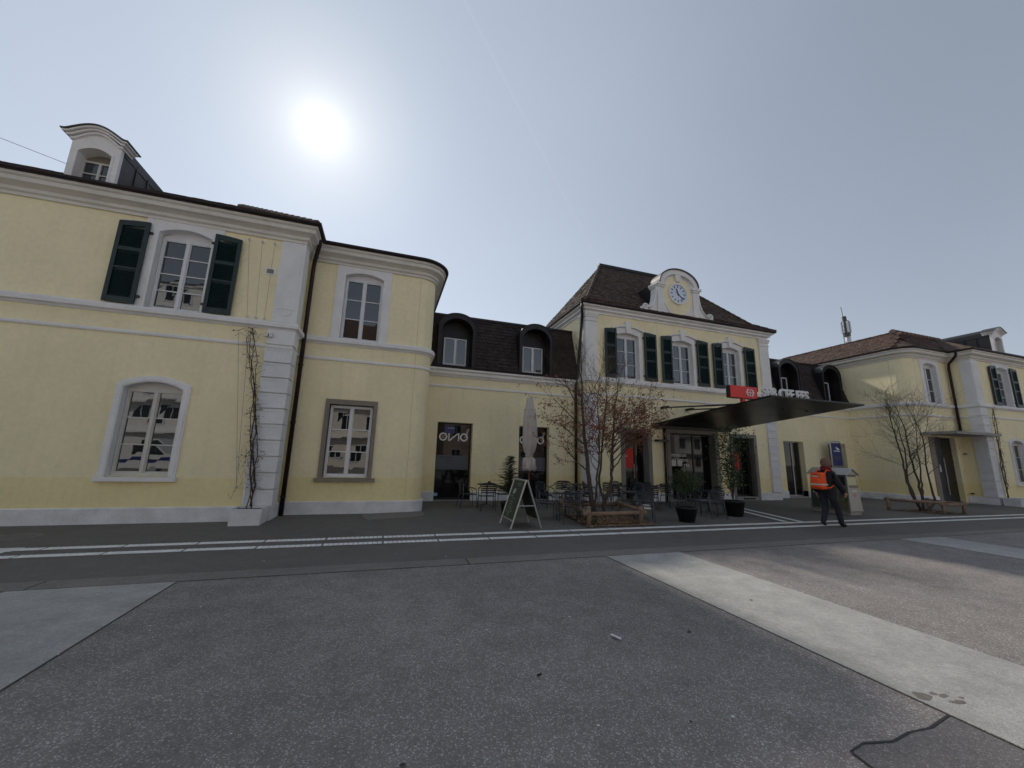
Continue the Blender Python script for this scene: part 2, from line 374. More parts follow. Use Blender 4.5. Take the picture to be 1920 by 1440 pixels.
for k in range(16):
    cx, cy = rr.uniform(-3.5, 14), rr.uniform(1.2, 6.1)
    q = rr.uniform(.008, .022)
    gum.poly([(cx+q*math.cos(a), cy+q*math.sin(a)*rr.uniform(.6, 1), .0112) for a in [6.283*i/7 for i in range(7)]])
tag(gum.build('gum_spots', 'tar'), kind='stuff')
lg = MB()
for k in range(140):
    cx, cy = rr.uniform(-4.5, 16), rr.uniform(1.0, 9.5); q = rr.uniform(.004, .016); an = rr.uniform(0, 6.28)
    lg.poly([(cx+q*math.cos(a+an)*rr.uniform(.6, 1.2), cy+q*math.sin(a+an)*rr.uniform(.5, 1), .0125) for a in [6.283*i/6 for i in range(6)]])
tag(lg.build('pale_grit', 'paper'), kind='stuff')
# small concrete ramp slab at the foot of the rounded bay
struct(MB().prism([(-.45, 11.62), (1.17, 11.98), (1.22, 11.6), (1.12, 11.05), (-.22, 10.62), (-.38, 10.9)], 'z', -.02, .03).build('concrete_slab_patch', 'gutter_slab'))

mh = struct(MB().lathe([(0, 0), (.33, 0), (.33, .004), (0, .005)], (-6.2, 9.75, .004), 28).build('manhole_cover', 'gutter_slab'))
for a in range(6): MB().box(-6.45, -5.95, 9.75-.2+a*.08-.012, 9.75-.2+a*.08+.012, .008, .0115).build('cover_rib', 'repair', mh)
# tactile guiding strips: two rows of ribbed white bars
tac = struct(sheet('tactile_path', [(-30, 7.90), (60, 7.90), (60, 8.66), (-30, 8.66)], .006, 'pavement'))
def rib_bar(name):                                      # one bar 1.0 x 0.17 with fine cross ribs
    b = MB(); n = 24
    for i in range(n):
        x = -.505+1.01*i/n
        b.box(x, x+1.01/n*(.80 if i % 2 else 1), -.085, .085, 0, .005 if i % 2 == 0 else .0035)
    return b
bar0 = rib_bar('bar').build('tactile_bar', 'tactile', tac)
me_bar = bar0.data
bar0.location = (-5.06-4*1.035+.52, 8.55, .007)
for row, yy in ((0, 8.55), (1, 8.03)):
    for k in range(-4, 34):
        if row == 0 and k == -4: continue
        o = bpy.data.objects.new('tactile_bar', me_bar); col.objects.link(o); o.parent = tac
        o.location = (-5.06+k*1.035+.52, yy+rr.uniform(-.006, .006), .007)
for k in range(3):                                      # branch to the entrance
    for off in (0, .52):
        o = bpy.data.objects.new('tactile_bar', me_bar); col.objects.link(o); o.parent = tac
        t = Vector((.86, 2.53)).normalized(); p = Vector((11.35+off*.95, 8.75-off*.2))+t*(.52+k*1.035)
        o.location = (p.x, p.y, .0075); o.rotation_euler.z = math.atan2(t.y, t.x)
for k, (x, y) in enumerate(((-5.55, 8.55), (-5.50, 8.03), (-5.6, 8.29))):
    o = bpy.data.objects.new('tactile_bar', me_bar); col.objects.link(o); o.parent = tac; o.location = (x-.07, y, .0085); o.scale = (.5, 1.6, 1)

# ------------------------------------------------------------------ the station building
B = empty('station_building', (12.85, 14, 0), world=True)
tag(B, 'long pale yellow railway station with green shutters, dark mansard roofs and a central clock gable', 'building')
XM = 12.85
def mir(x): return 2*XM-x
YA, YB, YC, YD = 11.0, 11.9, 14.75, 13.95
XA, XD0, XD1 = -2.53, 7.73, 18.0
XAr = mir(XA)
def wall_front(y, x0, x1, z0, z1, ops, depth=.25, name='wall', mat='plaster'):
    xs = sorted({x0, x1, *[v for o in ops for v in o[:2]]}); zs = sorted({z0, z1, *[v for o in ops for v in o[2:]]})
    b = MB()
    for i in range(len(xs)-1):
        for j in range(len(zs)-1):
            cx, cz = (xs[i]+xs[i+1])/2, (zs[j]+zs[j+1])/2
            if any(o[0] < cx < o[1] and o[2] < cz < o[3] for o in ops): continue
            b.quad((xs[i], y, zs[j]), (xs[i+1], y, zs[j]), (xs[i+1], y, zs[j+1]), (xs[i], y, zs[j+1]))
    for xa, xb, za, zb in ops:
        b.quad((xa, y, za), (xa, y+depth, za), (xa, y+depth, zb), (xa, y, zb))
        b.quad((xb, y, za), (xb, y, zb), (xb, y+depth, zb), (xb, y+depth, za))
        b.quad((xa, y, zb), (xa, y+depth, zb), (xb, y+depth, zb), (xb, y, zb))
        if za > PL+.01: b.quad((xa, y, za), (xb, y, za), (xb, y+depth, za), (xa, y+depth, za))
    me = bpy.data.meshes.new(name); me.from_pydata(b.v, [], b.f); me.update()
    return obj(name, me, mat, B)
def ex(o): return (o[0]-.012, o[1]+.012, o[2], o[3]+.012)
def arc(cx, cy, rad, a0, a1, n=10): return [(cx+rad*math.cos(R(a0+(a1-a0)*i/n)), cy+rad*math.sin(R(a0+(a1-a0)*i/n))) for i in range(n+1)]
def wall_path(path, z0, z1, name='wall', mat='plaster'):
    b = MB()
    for a, c in zip(path, path[1:]): b.quad((a[0], a[1], z0), (c[0], c[1], z0), (c[0], c[1], z1), (a[0], a[1], z1))
    return b.build(name, mat, B, smooth=len(path) > 4)

# openings (x0, x1, z0, z1)
AL = (-5.77, -4.64, 1.02, 3.16); AU = (-5.73, -4.62, 4.92, 7.05)
BU = (-1.54, -.45, 4.92, 7.06); BL = (-1.58, -.40, .97, 3.0)
def mo(o): return (mir(o[1]), mir(o[0]), o[2], o[3])
DOORS_C = [(1.83, 3.19, .02, 2.9), (5.10, 6.42, .02, 2.9)]
WIN_CR = [(19.55, 20.98, .06, 2.85), (22.85, 24.2, .06, 2.85)]
D1, DM, D2 = (9.47, 10.62, .04, 2.80), (11.77, 14.23, .04, 2.88), (15.28, 16.54, .16, 2.82)
WD = [(9.2, 10.33, 5.08, 7.16), (12.15, 13.27, 5.08, 7.16), (15.0, 16.1, 5.08, 7.16)]
PORCH = (25.95, 27.75, .03, 3.2)
PL = .34
wall_front(YA, -16, XA, PL, 7.4, [ex(AL), ex(AU)], .3)
wall_front(YB, XA, .68, PL, 7.4, [ex(BU), ex(BL)], .3)
wall_front(YC, 1.0, XD0, PL, 4.9, [(a, b_, PL, d_) for a, b_, c, d_ in DOORS_C], .32)
wall_front(YD, XD0, XD1, PL, 8.0, [(D1[0]-.02, D1[1]+.02, PL, D1[3]+.02), (DM[0]-.02, DM[1]+.02, PL, DM[3]+.02), (D2[0]-.02, D2[1]+.02, PL, D2[3]+.02)]+[ex(o) for o in WD], .3)
wall_front(YC, XD1, 24.86, PL, 4.9, [(o[0], o[1], PL, o[3]) for o in WIN_CR], .32)
wall_front(YB, 25.46, XAr, PL, 7.4, [ex(mo(BU)), (PORCH[0]-.02, PORCH[1]+.02, PL, PORCH[3]+.02)], .3)
wall_front(YA, XAr, 46, PL, 7.4, [ex(mo(AL)), ex(mo(AU))], .3)
wall_path([(XA, YA), (XA, YB)], PL, 7.4); wall_path([(XAr, YB), (XAr, YA)], PL, 7.4)
curveL = arc(.68, YB+.5, .5, -90, 0); curveR = arc(25.46, YB+.6, .6, 180, 270)
wall_path(curveL, PL, 7.4); wall_path([(1.18, YB+.5), (1.18, 20)], PL, 7.4)
wall_path(curveR, PL, 7.4); wall_path([(24.86, 20), (24.86, YB+.6)], PL, 7.4)
wall_path([(XD0, 21.0), (XD0, YD)], PL, 8.0); wall_path([(XD1, YD), (XD1, 21.0)], PL, 8.0); wall_path([(XD0, 21.0), (XD1, 21.0)], 0, 8.0)
wall_path([(-16, YA), (-16, 20), (1.18, 20)], 0, 7.4, 'rear_wall'); wall_path([(24.86, 20), (46, 20), (46, YA)], 0, 7.4, 'rear_wall'); wall_path([(1.18, 19), (24.86, 19)], 0, 7.0, 'rear_wall')
# plinths stop at the doors
def plinth(path, top=PL, out=.045, name='plinth', mat='plinth'):
    MB().sweep(path, [(-.02, -.05), (out, -.05), (out, top-.02), (out-.02, top), (-.02, top)]).build(name, mat, B, False)
plinth([(-16, YA), (XA, YA), (XA, YB), (.68, YB)]+curveL[1:]+[(1.18, YC)])
plinth([(1.18, YC), (1.83, YC)]); plinth([(3.19, YC), (5.10, YC)]); plinth([(6.42, YC), (XD0, YC)])
plinth([(XD0, YC), (XD0, YD), (9.28, YD)]); plinth([(10.81, YD), (11.57, YD)]); plinth([(14.43, YD), (15.11, YD)])
plinth([(16.72, YD), (XD1, YD), (XD1, YC)]); plinth([(XD1, YC), (19.55, YC)]); plinth([(20.98, YC), (22.85, YC)])
plinth([(24.2, YC), (24.86, YC), (24.86, YB+.6)]+curveR[1:]+[(25.62, YB)])
plinth([(28.0, YB), (XAr, YB), (XAr, YA), (46, YA)])

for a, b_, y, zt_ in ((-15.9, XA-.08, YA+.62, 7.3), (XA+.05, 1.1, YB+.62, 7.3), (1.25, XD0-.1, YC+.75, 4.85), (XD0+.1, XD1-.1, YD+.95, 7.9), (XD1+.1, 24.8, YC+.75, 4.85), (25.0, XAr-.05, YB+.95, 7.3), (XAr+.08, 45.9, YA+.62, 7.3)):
    MB().box(a, b_, y, y+.1, .01, zt_).build('light_block', 'tile_base', B)  # dark slab added behind the openings to keep light from leaking through
# cornices, string courses, gutters
CORN = [(-.05, 7.22), (.05, 7.22), (.05, 7.29), (.10, 7.32), (.10, 7.40), (.17, 7.44), (.26, 7.47), (.26, 7.57), (.31, 7.60), (.31, 7.66), (-.05, 7.66)]
STR = [(-.02, 4.72), (.03, 4.72), (.06, 4.76), (.12, 4.79), (.12, 4.88), (.10, 4.92), (-.02, 4.94)]
FIL = [(-.02, 4.25), (.035, 4.25), (.045, 4.28), (.045, 4.305), (.02, 4.335), (-.02, 4.335)]
GUT = [(.28, 7.665), (.37, 7.665), (.40, 7.69), (.40, 7.745), (.36, 7.745), (.28, 7.72)]
pathL = [(-16, YA), (XA, YA), (XA, YB), (.68, YB)]+curveL[1:]+[(1.18, 16.5)]
pathR = [(24.86, 16.5), (24.86, YB+.6)]+curveR[1:]+[(XAr, YB), (XAr, YA), (46, YA)]
for P in (pathL, pathR):
    MB().sweep(P, CORN).build('cornice', 'trim_warm', B)
    MB().sweep(P, STR).build('string_course', 'trim', B)
    MB().sweep(P, FIL).build('string_fillet', 'trim', B)
    MB().sweep(P, GUT).build('gutter', 'gutter', B)
CC = [(-.02, 4.66), (.05, 4.66), (.09, 4.72), (.16, 4.76), (.16, 4.86), (.24, 4.90), (.24, 4.97), (-.02, 5.02)]
for x0, x1 in ((1.18, XD0), (XD1, 24.86)):
    MB().sweep([(x0, YC), (x1, YC)], CC).build('cornice', 'trim_white', B)
    MB().sweep([(x0, YC), (x1, YC)], FIL).build('string_fillet', 'trim', B)
    MB().sweep([(x0, YC), (x1, YC)], [(.12, 4.99), (.27, 4.99), (.29, 5.05), (.12, 5.07)]).build('gutter', 'dark_metal', B)
pathD = [(XD0, 20.6), (XD0, YD), (XD1, YD), (XD1, 20.6)]
CD = [(-.05, 7.86), (.05, 7.86), (.05, 7.93), (.10, 7.96), (.16, 7.98), (.16, 8.05), (.22, 8.08), (.27, 8.11), (.27, 8.16), (-.05, 8.17)]
MB().sweep(pathD, CD).build('cornice', 'trim_white', B)
MB().sweep(pathD, [(.24, 8.165), (.33, 8.165), (.36, 8.19), (.36, 8.235), (.24, 8.235)]).build('gutter', 'gutter', B)
MB().sweep([(XD0, 14.6), (XD0, YD), (XD1, YD), (XD1, 14.6)], [(-.02, 4.78), (.04, 4.78), (.07, 4.83), (.13, 4.86), (.13, 4.98), (.10, 5.05), (-.02, 5.07)]).build('string_course', 'trim_white', B)
MB().sweep([(XD0, 14.6), (XD0, YD), (XD1, YD), (XD1, 14.6)], [(a, z+.05) for a, z in FIL]).build('string_fillet', 'trim', B)

# pilasters
def pilaster(x0, x1, y, zlo, zhi, n, side, mat='block', depth=.4):
    """rusticated lower part: a backing with single blocks as sub-parts"""
    b = MB().box(x0+.03, x1-.03, y-.02, y+depth-.03, zlo, zhi).build('pilaster', mat, B)
    h = (zhi-zlo)/n
    for i in range(n):
        z0, z1 = zlo+i*h+.016, zlo+(i+1)*h-.016; k = MB()
        k.box(x0, x1, y-.075, y+depth, z0, z1)
        k.ring([(x0+.002, z0+.002), (x0+.002, z1-.002), (x1-.002, z1-.002), (x1-.002, z0+.002)], [(x0+.055, z0+.05), (x0+.055, z1-.05), (x1-.055, z1-.05), (x1-.055, z0+.05)], y-.086, y-.07)
        k.build('block', mat, b)
    return b
pilaster(-3.10, XA+.06, YA, PL, 4.24, 10, 1); pilaster(mir(XA+.06), mir(-3.10), YA, PL, 4.24, 10, -1)
pilaster(XD0-.05, 8.22, YD, PL, 4.30, 11, 1); pilaster(17.46, XD1+.05, YD, PL, 4.30, 11, -1)
for x0, x1 in ((-3.10, XA+.06), (mir(XA+.06), mir(-3.1))):   # capital blocks under the string course, smooth shaft above
    MB().box(x0, x1, YA-.06, YA+.4, 4.34, 4.715).build('pilaster_block', 'trim', B)
    p = MB().box(x0+.03, x1-.02, YA-.04, YA+.4, 4.945, 7.215).build('pilaster', 'trim', B)
    MB().box(x0+.1, x1-.1, YA-.052, YA-.03, 5.3, 7.05).build('panel', 'trim', p)
    pts = arc((x0+x1)/2, 5.28, .17, 180, 360, 8)
    MB().prism([(a, z) for a, z in pts], 'y', YA-.051, YA-.03).build('panel_apron', 'trim', p)
for x0, x1 in ((XD0-.05, 8.23), (17.45, XD1+.05)):
    p = MB().box(x0, x1, YD-.06, YD+.5, 5.08, 7.48).build('pilaster', 'trim_white', B)
    k = MB().box(x0-.03, x1+.03, YD-.09, YD+.53, 7.48, 7.53).box(x0+.003, x1-.003, YD-.063, YD+.497, 7.53, 7.66).box(x0-.04, x1+.04, YD-.10, YD+.54, 7.66, 7.74).box(x0-.06, x1+.06, YD-.12, YD+.56, 7.74, 7.855)
    k.build('capital', 'trim_white', p)

# windows ---------------------------------------------------------
def window(x0, x1, z0, z1, y, rows=3, cols=2, mat='frame', glass='glass', arch=0, bar=.024, st=.045, post=.062, name='window'):
    """frame with sashes and glazing bars; each pane a sub-part"""
    f = MB(); yf = y-.045
    f.box(x0, x0+st, yf, y+.03, z0, z1); f.box(x1-st, x1, yf, y+.03, z0, z1)
    f.box(x0+st, x1-st, yf, y+.03, z1-st, z1); f.box(x0+st, x1-st, yf-.012, y+.03, z0, z0+st*1.25)
    cw = (x1-x0-2*st-(cols-1)*post)/cols; panes = []
    for c in range(cols):
        xa = x0+st+c*(cw+post); xb = xa+cw
        if c: f.box(xa-post, xa, yf-.012, y+.03, z0+st*1.25, z1-st)
        s2 = .026
        za, zb = z0+st*1.25, z1-st
        f.box(xa, xa+s2, yf+.012, y+.02, za, zb); f.box(xb-s2, xb, yf+.012, y+.02, za, zb)
        f.box(xa+s2, xb-s2, yf+.012, y+.02, za, za+s2*1.3); f.box(xa+s2, xb-s2, yf+.012, y+.02, zb-s2, zb)
        xa += s2; xb -= s2; za += s2*1.3; zb -= s2
        h = (zb-za-(rows-1)*bar)/rows
        for k in range(rows):
            zz = za+k*(h+bar)
            if k: f.box(xa, xb, yf+.02, y+.012, zz-bar, zz)
            panes.append((xa, xb, zz, zz+h))
    if arch:                                            # infill above the sash under a segmental arch
        f.prism([(x0, z1)]+[(x0+(x1-x0)*i/8, z1+arch*(1-(2*i/8-1)**2)+.05) for i in range(9)]+[(x1, z1)], 'y', y-.02, y+.03)
    o = f.build(name, mat, B)
    for xa, xb, za, zb in panes:
        tl = random.uniform(-.004, .004)
        MB().add([(xa, y+tl, za), (xb, y-tl, za), (xb, y-tl, zb), (xa, y+tl*.3, zb)], [(0, 1, 2, 3)]).build('pane', glass, o)
    return o
def surround(outer, inner, y0, y1, mat, name='window_surround'):
    return MB().ring(outer, inner, y0, y1).build(name, mat, B)
def shutter(x0, x1, z0, z1, y, dz=.06, hinge=0):
    f = MB(); n = 6
    def top(x): t = (x-x0)/(x1-x0); t = t if hinge else 1-t; return z1+dz*(1-t*t)-dz
    # stiles, rails with a slightly arched head
    w_ = .085
    for xa, xb in ((x0, x0+w_), (x1-w_, x1)):
        f.prism([(xa, z0), (xb, z0), (xb, top(xb)), (xa, top(xa))], 'y', y-.045, y)
    xa, xb = x0+w_, x1-w_
    f.prism([(xa, top(xa)-.13)]+[(xb, top(xb)-.13), (xb, top(xb)), ((xa+xb)/2, top((xa+xb)/2)), (xa, top(xa))], 'y', y-.042, y)
    f.box(xa, xb, y-.042, y, z0, z0+.14)
    zm = z0+(z1-z0)*.62; f.box(xa, xb, y-.042, y, zm, zm+.09)
    zm2 = z0+(z1-z0)*.40
    f.box(xa, xb, y-.036, y, zm2, zm2+.05)
    o = f.build('shutter', 'shutter', B)
    s = MB()
    z = z0+.15
    while z < min(top(xa), top(xb))-.16:
        if not (zm-.03 < z < zm+.09 or zm2-.03 < z < zm2+.05):
            s.add([(xa, y-.034, z), (xb, y-.034, z), (xb, y-.004, z+.03), (xa, y-.004, z+.03), (xa, y-.030, z-.006), (xb, y-.030, z-.006), (xb, y, z+.024), (xa, y, z+.024)],
                  [(0, 1, 2, 3), (7, 6, 5, 4), (0, 4, 5, 1)])
        z += .048
    s.box(xa, xb, y-.003, y-.001, z0+.14, min(top(xa), top(xb))-.12)
    tag(s.build('louvre', 'shutter', o), kind='stuff')
    xh = x1 if hinge == 0 else x0
    for zz in (z0+.18, z1-.28): MB().box(xh-.02 if hinge == 0 else xh-.06, xh+.06 if hinge == 0 else xh+.02, y-.03, y+.03, zz, zz+.05).build('hinge', 'black', o)
    return o
# wing windows, left and (mirrored) right
for mm in (lambda x: x, mir):
    def sp(a, b): a, b = mm(a), mm(b); return (min(a, b), max(a, b))
    x0, x1 = sp(-5.906, -4.497); i0, i1 = sp(AL[0], AL[1])
    surround(arch_pts(x0, x1, 1.0, 3.10, 3.29), arch_pts(i0, i1, 1.0, 3.0, 3.155), YA-.05, YA+.20, 'trim')
    surround(arch_pts(x0+.035, x1-.035, 1.02, 3.07, 3.25), arch_pts(i0-.02, i1+.02, 1.02, 3.02, 3.175), YA-.065, YA-.05, 'trim', 'surround_moulding')
    MB().box(x0-.03, x1+.03, YA-.11, YA+.1, .90, 1.0).build('window_sill', 'trim', B)
    window(i0+.01, i1-.01, 1.02, 2.99, YA+.16, 3, 2, 'frame_old', arch=.15)
    x0, x1 = sp(-6.02, -4.40); i0, i1 = sp(AU[0], AU[1])
    surround(rect_pts(x0, x1, 4.93, 7.23), arch_pts(i0, i1, 4.93, 6.90, 7.045), YA-.035, YA+.18, 'trim')
    surround(arch_pts(i0-.06, i1+.06, 4.93, 6.94, 7.09), arch_pts(i0, i1, 4.93, 6.90, 7.04), YA-.055, YA-.035, 'trim', 'surround_moulding')
    window(i0+.01, i1-.01, 4.94, 6.84, YA+.18, 4, 2, 'frame', arch=.17)
    a, b_ = sp(-6.50, -5.90); shutter(a, b_, 4.955, 7.06, YA-.07, hinge=0 if mm(1) == 1 else 1)
    a, b_ = sp(-4.55, -3.96); shutter(a, b_, 4.955, 7.06, YA-.07, hinge=1 if mm(1) == 1 else 0)
    x0, x1 = sp(-1.79, -.21); i0, i1 = sp(BU[0], BU[1])
    surround(rect_pts(x0, x1, 4.93, 7.23), arch_pts(i0, i1, 4.93, 6.93, 7.055), YB-.03, YB+.2, 'trim')
    window(i0+.005, i1-.005, 4.94, 6.90, YB+.20, 3, 2, 'frame', arch=.13)
# stone window of the bay
surround([(-1.69, .96), (-1.69, 3.14), (-.30, 3.14), (-.30, .96)], [(BL[0], .96), (BL[0], 3.0), (BL[1], 3.0), (BL[1], .96)], YB-.05, YB+.25, 'stone')
MB().box(-1.76, -.20, YB-.12, YB+.1, .86, .955).build('window_sill', 'stone', B)
window(BL[0]+.02, BL[1]-.02, .975, 2.98, YB+.17, 3, 2, 'frame')
# upper windows of the pavilion with hoods and keystones
for x0, x1, z0, z1 in WD:
    surround(arch_pts(x0-.17, x1+.17, 5.07, 7.28, 7.42), arch_pts(x0, x1, 5.07, 7.05, 7.155), YD-.04, YD+.18, 'trim_white')
    xm = (x0+x1)/2
    h = MB()
    top = [(x0-.22+(x1-x0+.44)*i/10, 7.34+.16*(1-(2*i/10-1)**2)) for i in range(11)]
    h.prism([(a, z-.07) for a, z in top]+[(a, z) for a, z in reversed(top)], 'y', YD-.11, YD+.02)
    h.build('window_hood', 'trim_white', B)
    MB().prism([(xm-.10, 7.13), (xm+.10, 7.13), (xm+.16, 7.66), (xm-.16, 7.66)], 'y', YD-.13, YD+.02).build('keystone', 'trim_white', B)
    window(x0+.01, x1-.01, 5.09, 7.0, YD+.18, 3, 2, 'frame', arch=.13)
    MB().box(x0-.25, x1+.25, YD-.06, YD+.02, 4.80-.0, 5.06).build('window_apron', 'trim_white', B)
for k, (a, b_) in enumerate(((8.59, 9.16), (10.58, 11.22), (11.50, 12.07), (13.49, 14.14), (14.42, 14.99), (16.38, 17.04))):
    shutter(a, b_, 5.09, 7.29, YD-.07, hinge=k % 2)

# glazed openings of the low wings -------------------------------
def glass_door(o, y, post=None, frame='black', glass='glass_dark'):
    x0, x1, z0, z1 = o; f = MB(); t = .05
    f.box(x0, x0+t, y-.03, y+.03, z0, z1); f.box(x1-t, x1, y-.03, y+.03, z0, z1); f.box(x0+t, x1-t, y-.03, y+.03, z1-t, z1); f.box(x0+t, x1-t, y-.03, y+.03, z0, z0+.07)
    if post: f.box(post-.03, post+.03, y-.032, y+.03, z0+.07, z1-t)
    d_ = f.build('glass_door', frame, B)
    spans = [(x0+t, x1-t)] if not post else [(x0+t, post-.03), (post+.03, x1-t)]
    for a, b_ in spans: MB().quad((a, y, z0+.07), (b_, y, z0+.07), (b_, y, z1-t), (a, y, z1-t)).build('pane', glass, d_)
    return d_
def ring2d(cx, cz, ro, ri, y, n=28):
    b = MB(); po = [(cx+ro*math.cos(6.2832*i/n), cz+ro*math.sin(6.2832*i/n)) for i in range(n)]; pi_ = [(cx+ri*math.cos(6.2832*i/n), cz+ri*math.sin(6.2832*i/n)) for i in range(n)]
    return b.ring(po, pi_, y-.006, y)
def ono(d_, x0, x1, y):
    """restaurant lettering on the glass: O, mirrored N, O with chopsticks"""
    w_ = x1-x0; zc = 2.36; ro = .155
    cs = (x0+.27, x1-.28)
    for c in cs: ring2d(c, zc, ro, .105, y).build('letter', 'white_film', d_)
    a, b_ = cs[0]+ro+.045, cs[1]-ro-.03; n = MB(); h = .15; t = .045
    n.box(a, a+t, y-.006, y, zc-h, zc+h); n.box(b_-t, b_, y-.006, y, zc-h, zc+h)
    n.prism([(a+t*.2, zc-h), (a+t*1.6, zc-h), (b_-t*.2, zc+h), (b_-t*1.6, zc+h)], 'y', y-.007, y-.001)
    n.build('letter', 'white_film', d_)
    s = MB()
    for dx in (0, .05): s.prism([(cs[1]+.02+dx, zc-.02), (cs[1]+.035+dx, zc-.02), (cs[1]+.145+dx, zc+.34), (cs[1]+.13+dx, zc+.34)], 'y', y-.008, y-.002)
    s.build('chopsticks_emblem', 'white_film', d_)
    MB().box(cs[0]-.06, cs[0]+.06, y-.004, y-.001, zc-.07, zc+.07).build('round_picture', 'stone', d_)
    MB().box(x0+.06, x1-.06, y-.004, y-.001, 1.12, 1.66).build('frosted_band', 'frost', d_)
    text_obj('CAFE | PUB | R', .085, 'ink', (x0+.14, y-.009, 1.55), (1, 0, 0), (0, 0, 1), d_, ext=.001)
    text_obj('PONT', .085, 'ink', (x0+.42, y-.009, 1.42), (1, 0, 0), (0, 0, 1), d_, ext=.001)
for k, o in enumerate(DOORS_C):
    d_ = glass_door(o, YC+.28, post=None); ono(d_, o[0], o[1], YC+.27)
    if k == 0:
        MB().box(o[0]+.30, o[0]+.72, YC+.262, YC+.266, 2.50, 2.80).build('blue_poster', 'blue', d_)
        text_obj('BIENVENUE', .05, 'white_film', (o[0]+.42, YC+.259, 2.68), (1, 0, 0), (0, 0, 1), d_, ext=.001)
        MB().box(o[0]-.02, o[0]+.17, YC+.20, YC+.215, .16, .27).build('sticker', 'lightblue', d_)
    MB().box(o[0]-.02, o[1]+.02, YC-.03, YC+.3, -.02, .02).build('threshold', 'concrete', B)
for k, o in enumerate(WIN_CR):
    d_ = glass_door(o, YC+.28, frame='steel', post=o[0]+.86 if k == 0 else None)
    MB().box(o[0]-.02, o[1]+.02, YC-.02, YC+.3, -.02, .055).build('threshold', 'concrete', B)
# pavilion entrances in stone frames
def stone_frame(o, t, y0, y1, mat='stone_grey'):
    x0, x1, z0, z1 = o
    b = MB().box(x0-t, x0, y0, y1, 0, z1+t).box(x1, x1+t, y0, y1, 0, z1+t).box(x0, x1, y0, y1, z1, z1+t)
    return b.build('door_surround', mat, B)
for o, t in ((D1, .18), (DM, .19), (D2, .17)):
    stone_frame(o, t, YD-.05, YD+.62)
    MB().box(o[0], o[1], YD-.04, YD+.62, -.02, o[2]).build('threshold', 'concrete', B)
d_ = glass_door(D1, YD+.36, post=10.2); 
MB().box(9.55, 10.12, YD+.342, YD+.348, 1.34, 2.16).build('red_poster', 'red_poster', d_)
text_obj('offre', .11, 'white_film', (9.62, YD+.336, 1.80), (1, 0, 0), (0, 0, 1), d_, ext=.001)
MB().tube([(10.13, YD+.30, .9), (10.13, YD+.30, 1.5)], .015).build('door_handle', 'steel', d_)
d_ = glass_door(DM, YD+.36, post=13.3)
for k, t in enumerate(('ienvenue', 'ans notre', 'rte.')):
    text_obj(t, .25, 'white_film', (12.0 if k < 2 else 12.74, YD+.325, 1.87-.215*k), (1, 0, 0), (0, 0, 1), d_, ext=.001)
for a, b_ in ((12.02, 12.33), (12.40, 12.66)): MB().box(a, b_, YD+.326, YD+.330, 1.46, 1.70).build('notice', 'paper', d_)
d_ = glass_door(D2, YD+.36, post=16.05)
MB().box(15.45, 16.0, YD+.342, YD+.348, 1.34, 2.16).build('red_poster', 'red_poster', d_)
MB().box(15.65, 16.35, YD-.07, YD-.045, .05, .12).build('step_grille', 'black', B)
MB().box(16.40, 16.52, YD+.1, YD+.3, .2, 2.7).build('door_leaf', 'zinc', B)
# porch of the right wing
x0, x1, z0, z1 = PORCH
MB().box(x0-.36, x0, YB-.04, YB+.25, 0, z1).build('door_surround', 'stone', B)
MB().box(x1, x1+.22, YB-.03, YB+.25, 0, z1).build('door_surround', 'plaster', B)
dd = MB().box(x0, x0+.95, YB+.16, YB+.22, .03, z1).build('door', 'door_blue', B)
MB().tube([(x0+.88, YB+.11, .4), (x0+.88, YB+.11, 2.2)], .018).build('door_handle', 'steel', dd)
MB().box(x0+.08, x0+.36, YB+.145, YB+.157, 1.45, 1.8).build('notice', 'paper', dd); MB().box(x0+.5, x0+.62, YB+.145, YB+.157, 1.5, 1.85).build('notice', 'paper', dd)
MB().box(x0+.95, x1, YB+.18, YB+.22, .03, z1).build('door_side_light', 'glass_dark', B)
MB().box(x0-.4, x1+.3, YB-.3, YB+.8, -.02, .03).build('threshold', 'concrete', B)
MB().prism([(25.2, YB), (25.2, 10.66), (28.85, 10.66), (28.85, YA-.002), (XAr+.003, YA-.002), (XAr-.003, YB)], 'z', 3.29, 3.41).build('porch_roof', 'concrete', B)

# downpipes
def pipe(pts, rad=.05, mat='gutter'):
    o = MB().tube(pts, rad, 8).build('downpipe', mat, B, True)
    for p in pts[-1:]:
        for z in (.45, 2.4, 4.0):
            if z < pts[-2][2]: MB().lathe([(rad+.012, 0), (rad+.012, .05)], (p[0], p[1], z), 10).build('pipe_clamp', mat, o)
pipe([(-2.24, 11.30, 7.66), (-2.26, 11.36, 7.45), (-2.40, 11.72, 7.12), (-2.42, 11.76, 6.9), (-2.42, 11.76, 0)], .058)
pipe([(mir(-2.24), 11.30, 7.66), (mir(-2.26), 11.36, 7.45), (mir(-2.40), 11.72, 7.12), (mir(-2.42), 11.76, 6.9), (mir(-2.42), 11.76, 3.41)], .058)
pipe([(7.45, 13.75, 8.17), (7.45, 13.78, 7.95), (7.60, 14.05, 7.7), (7.60, 14.12, 7.3), (7.60, 14.5, 5.2), (7.58, 14.62, 4.6), (7.58, 14.62, 0)], .062, 'dark_metal')
pipe([(11.44, YD-.07, 3.1), (11.44, YD-.07, 1.5), (11.44, YD-.07, 0)], .05, 'black')
MB().box(10.86, 11.40, YD-.42, YD-.16, 2.46, 2.55).box(11.30, 11.38, YD-.2, YD, 2.47, 2.54).build('wall_lamp', 'black', B)

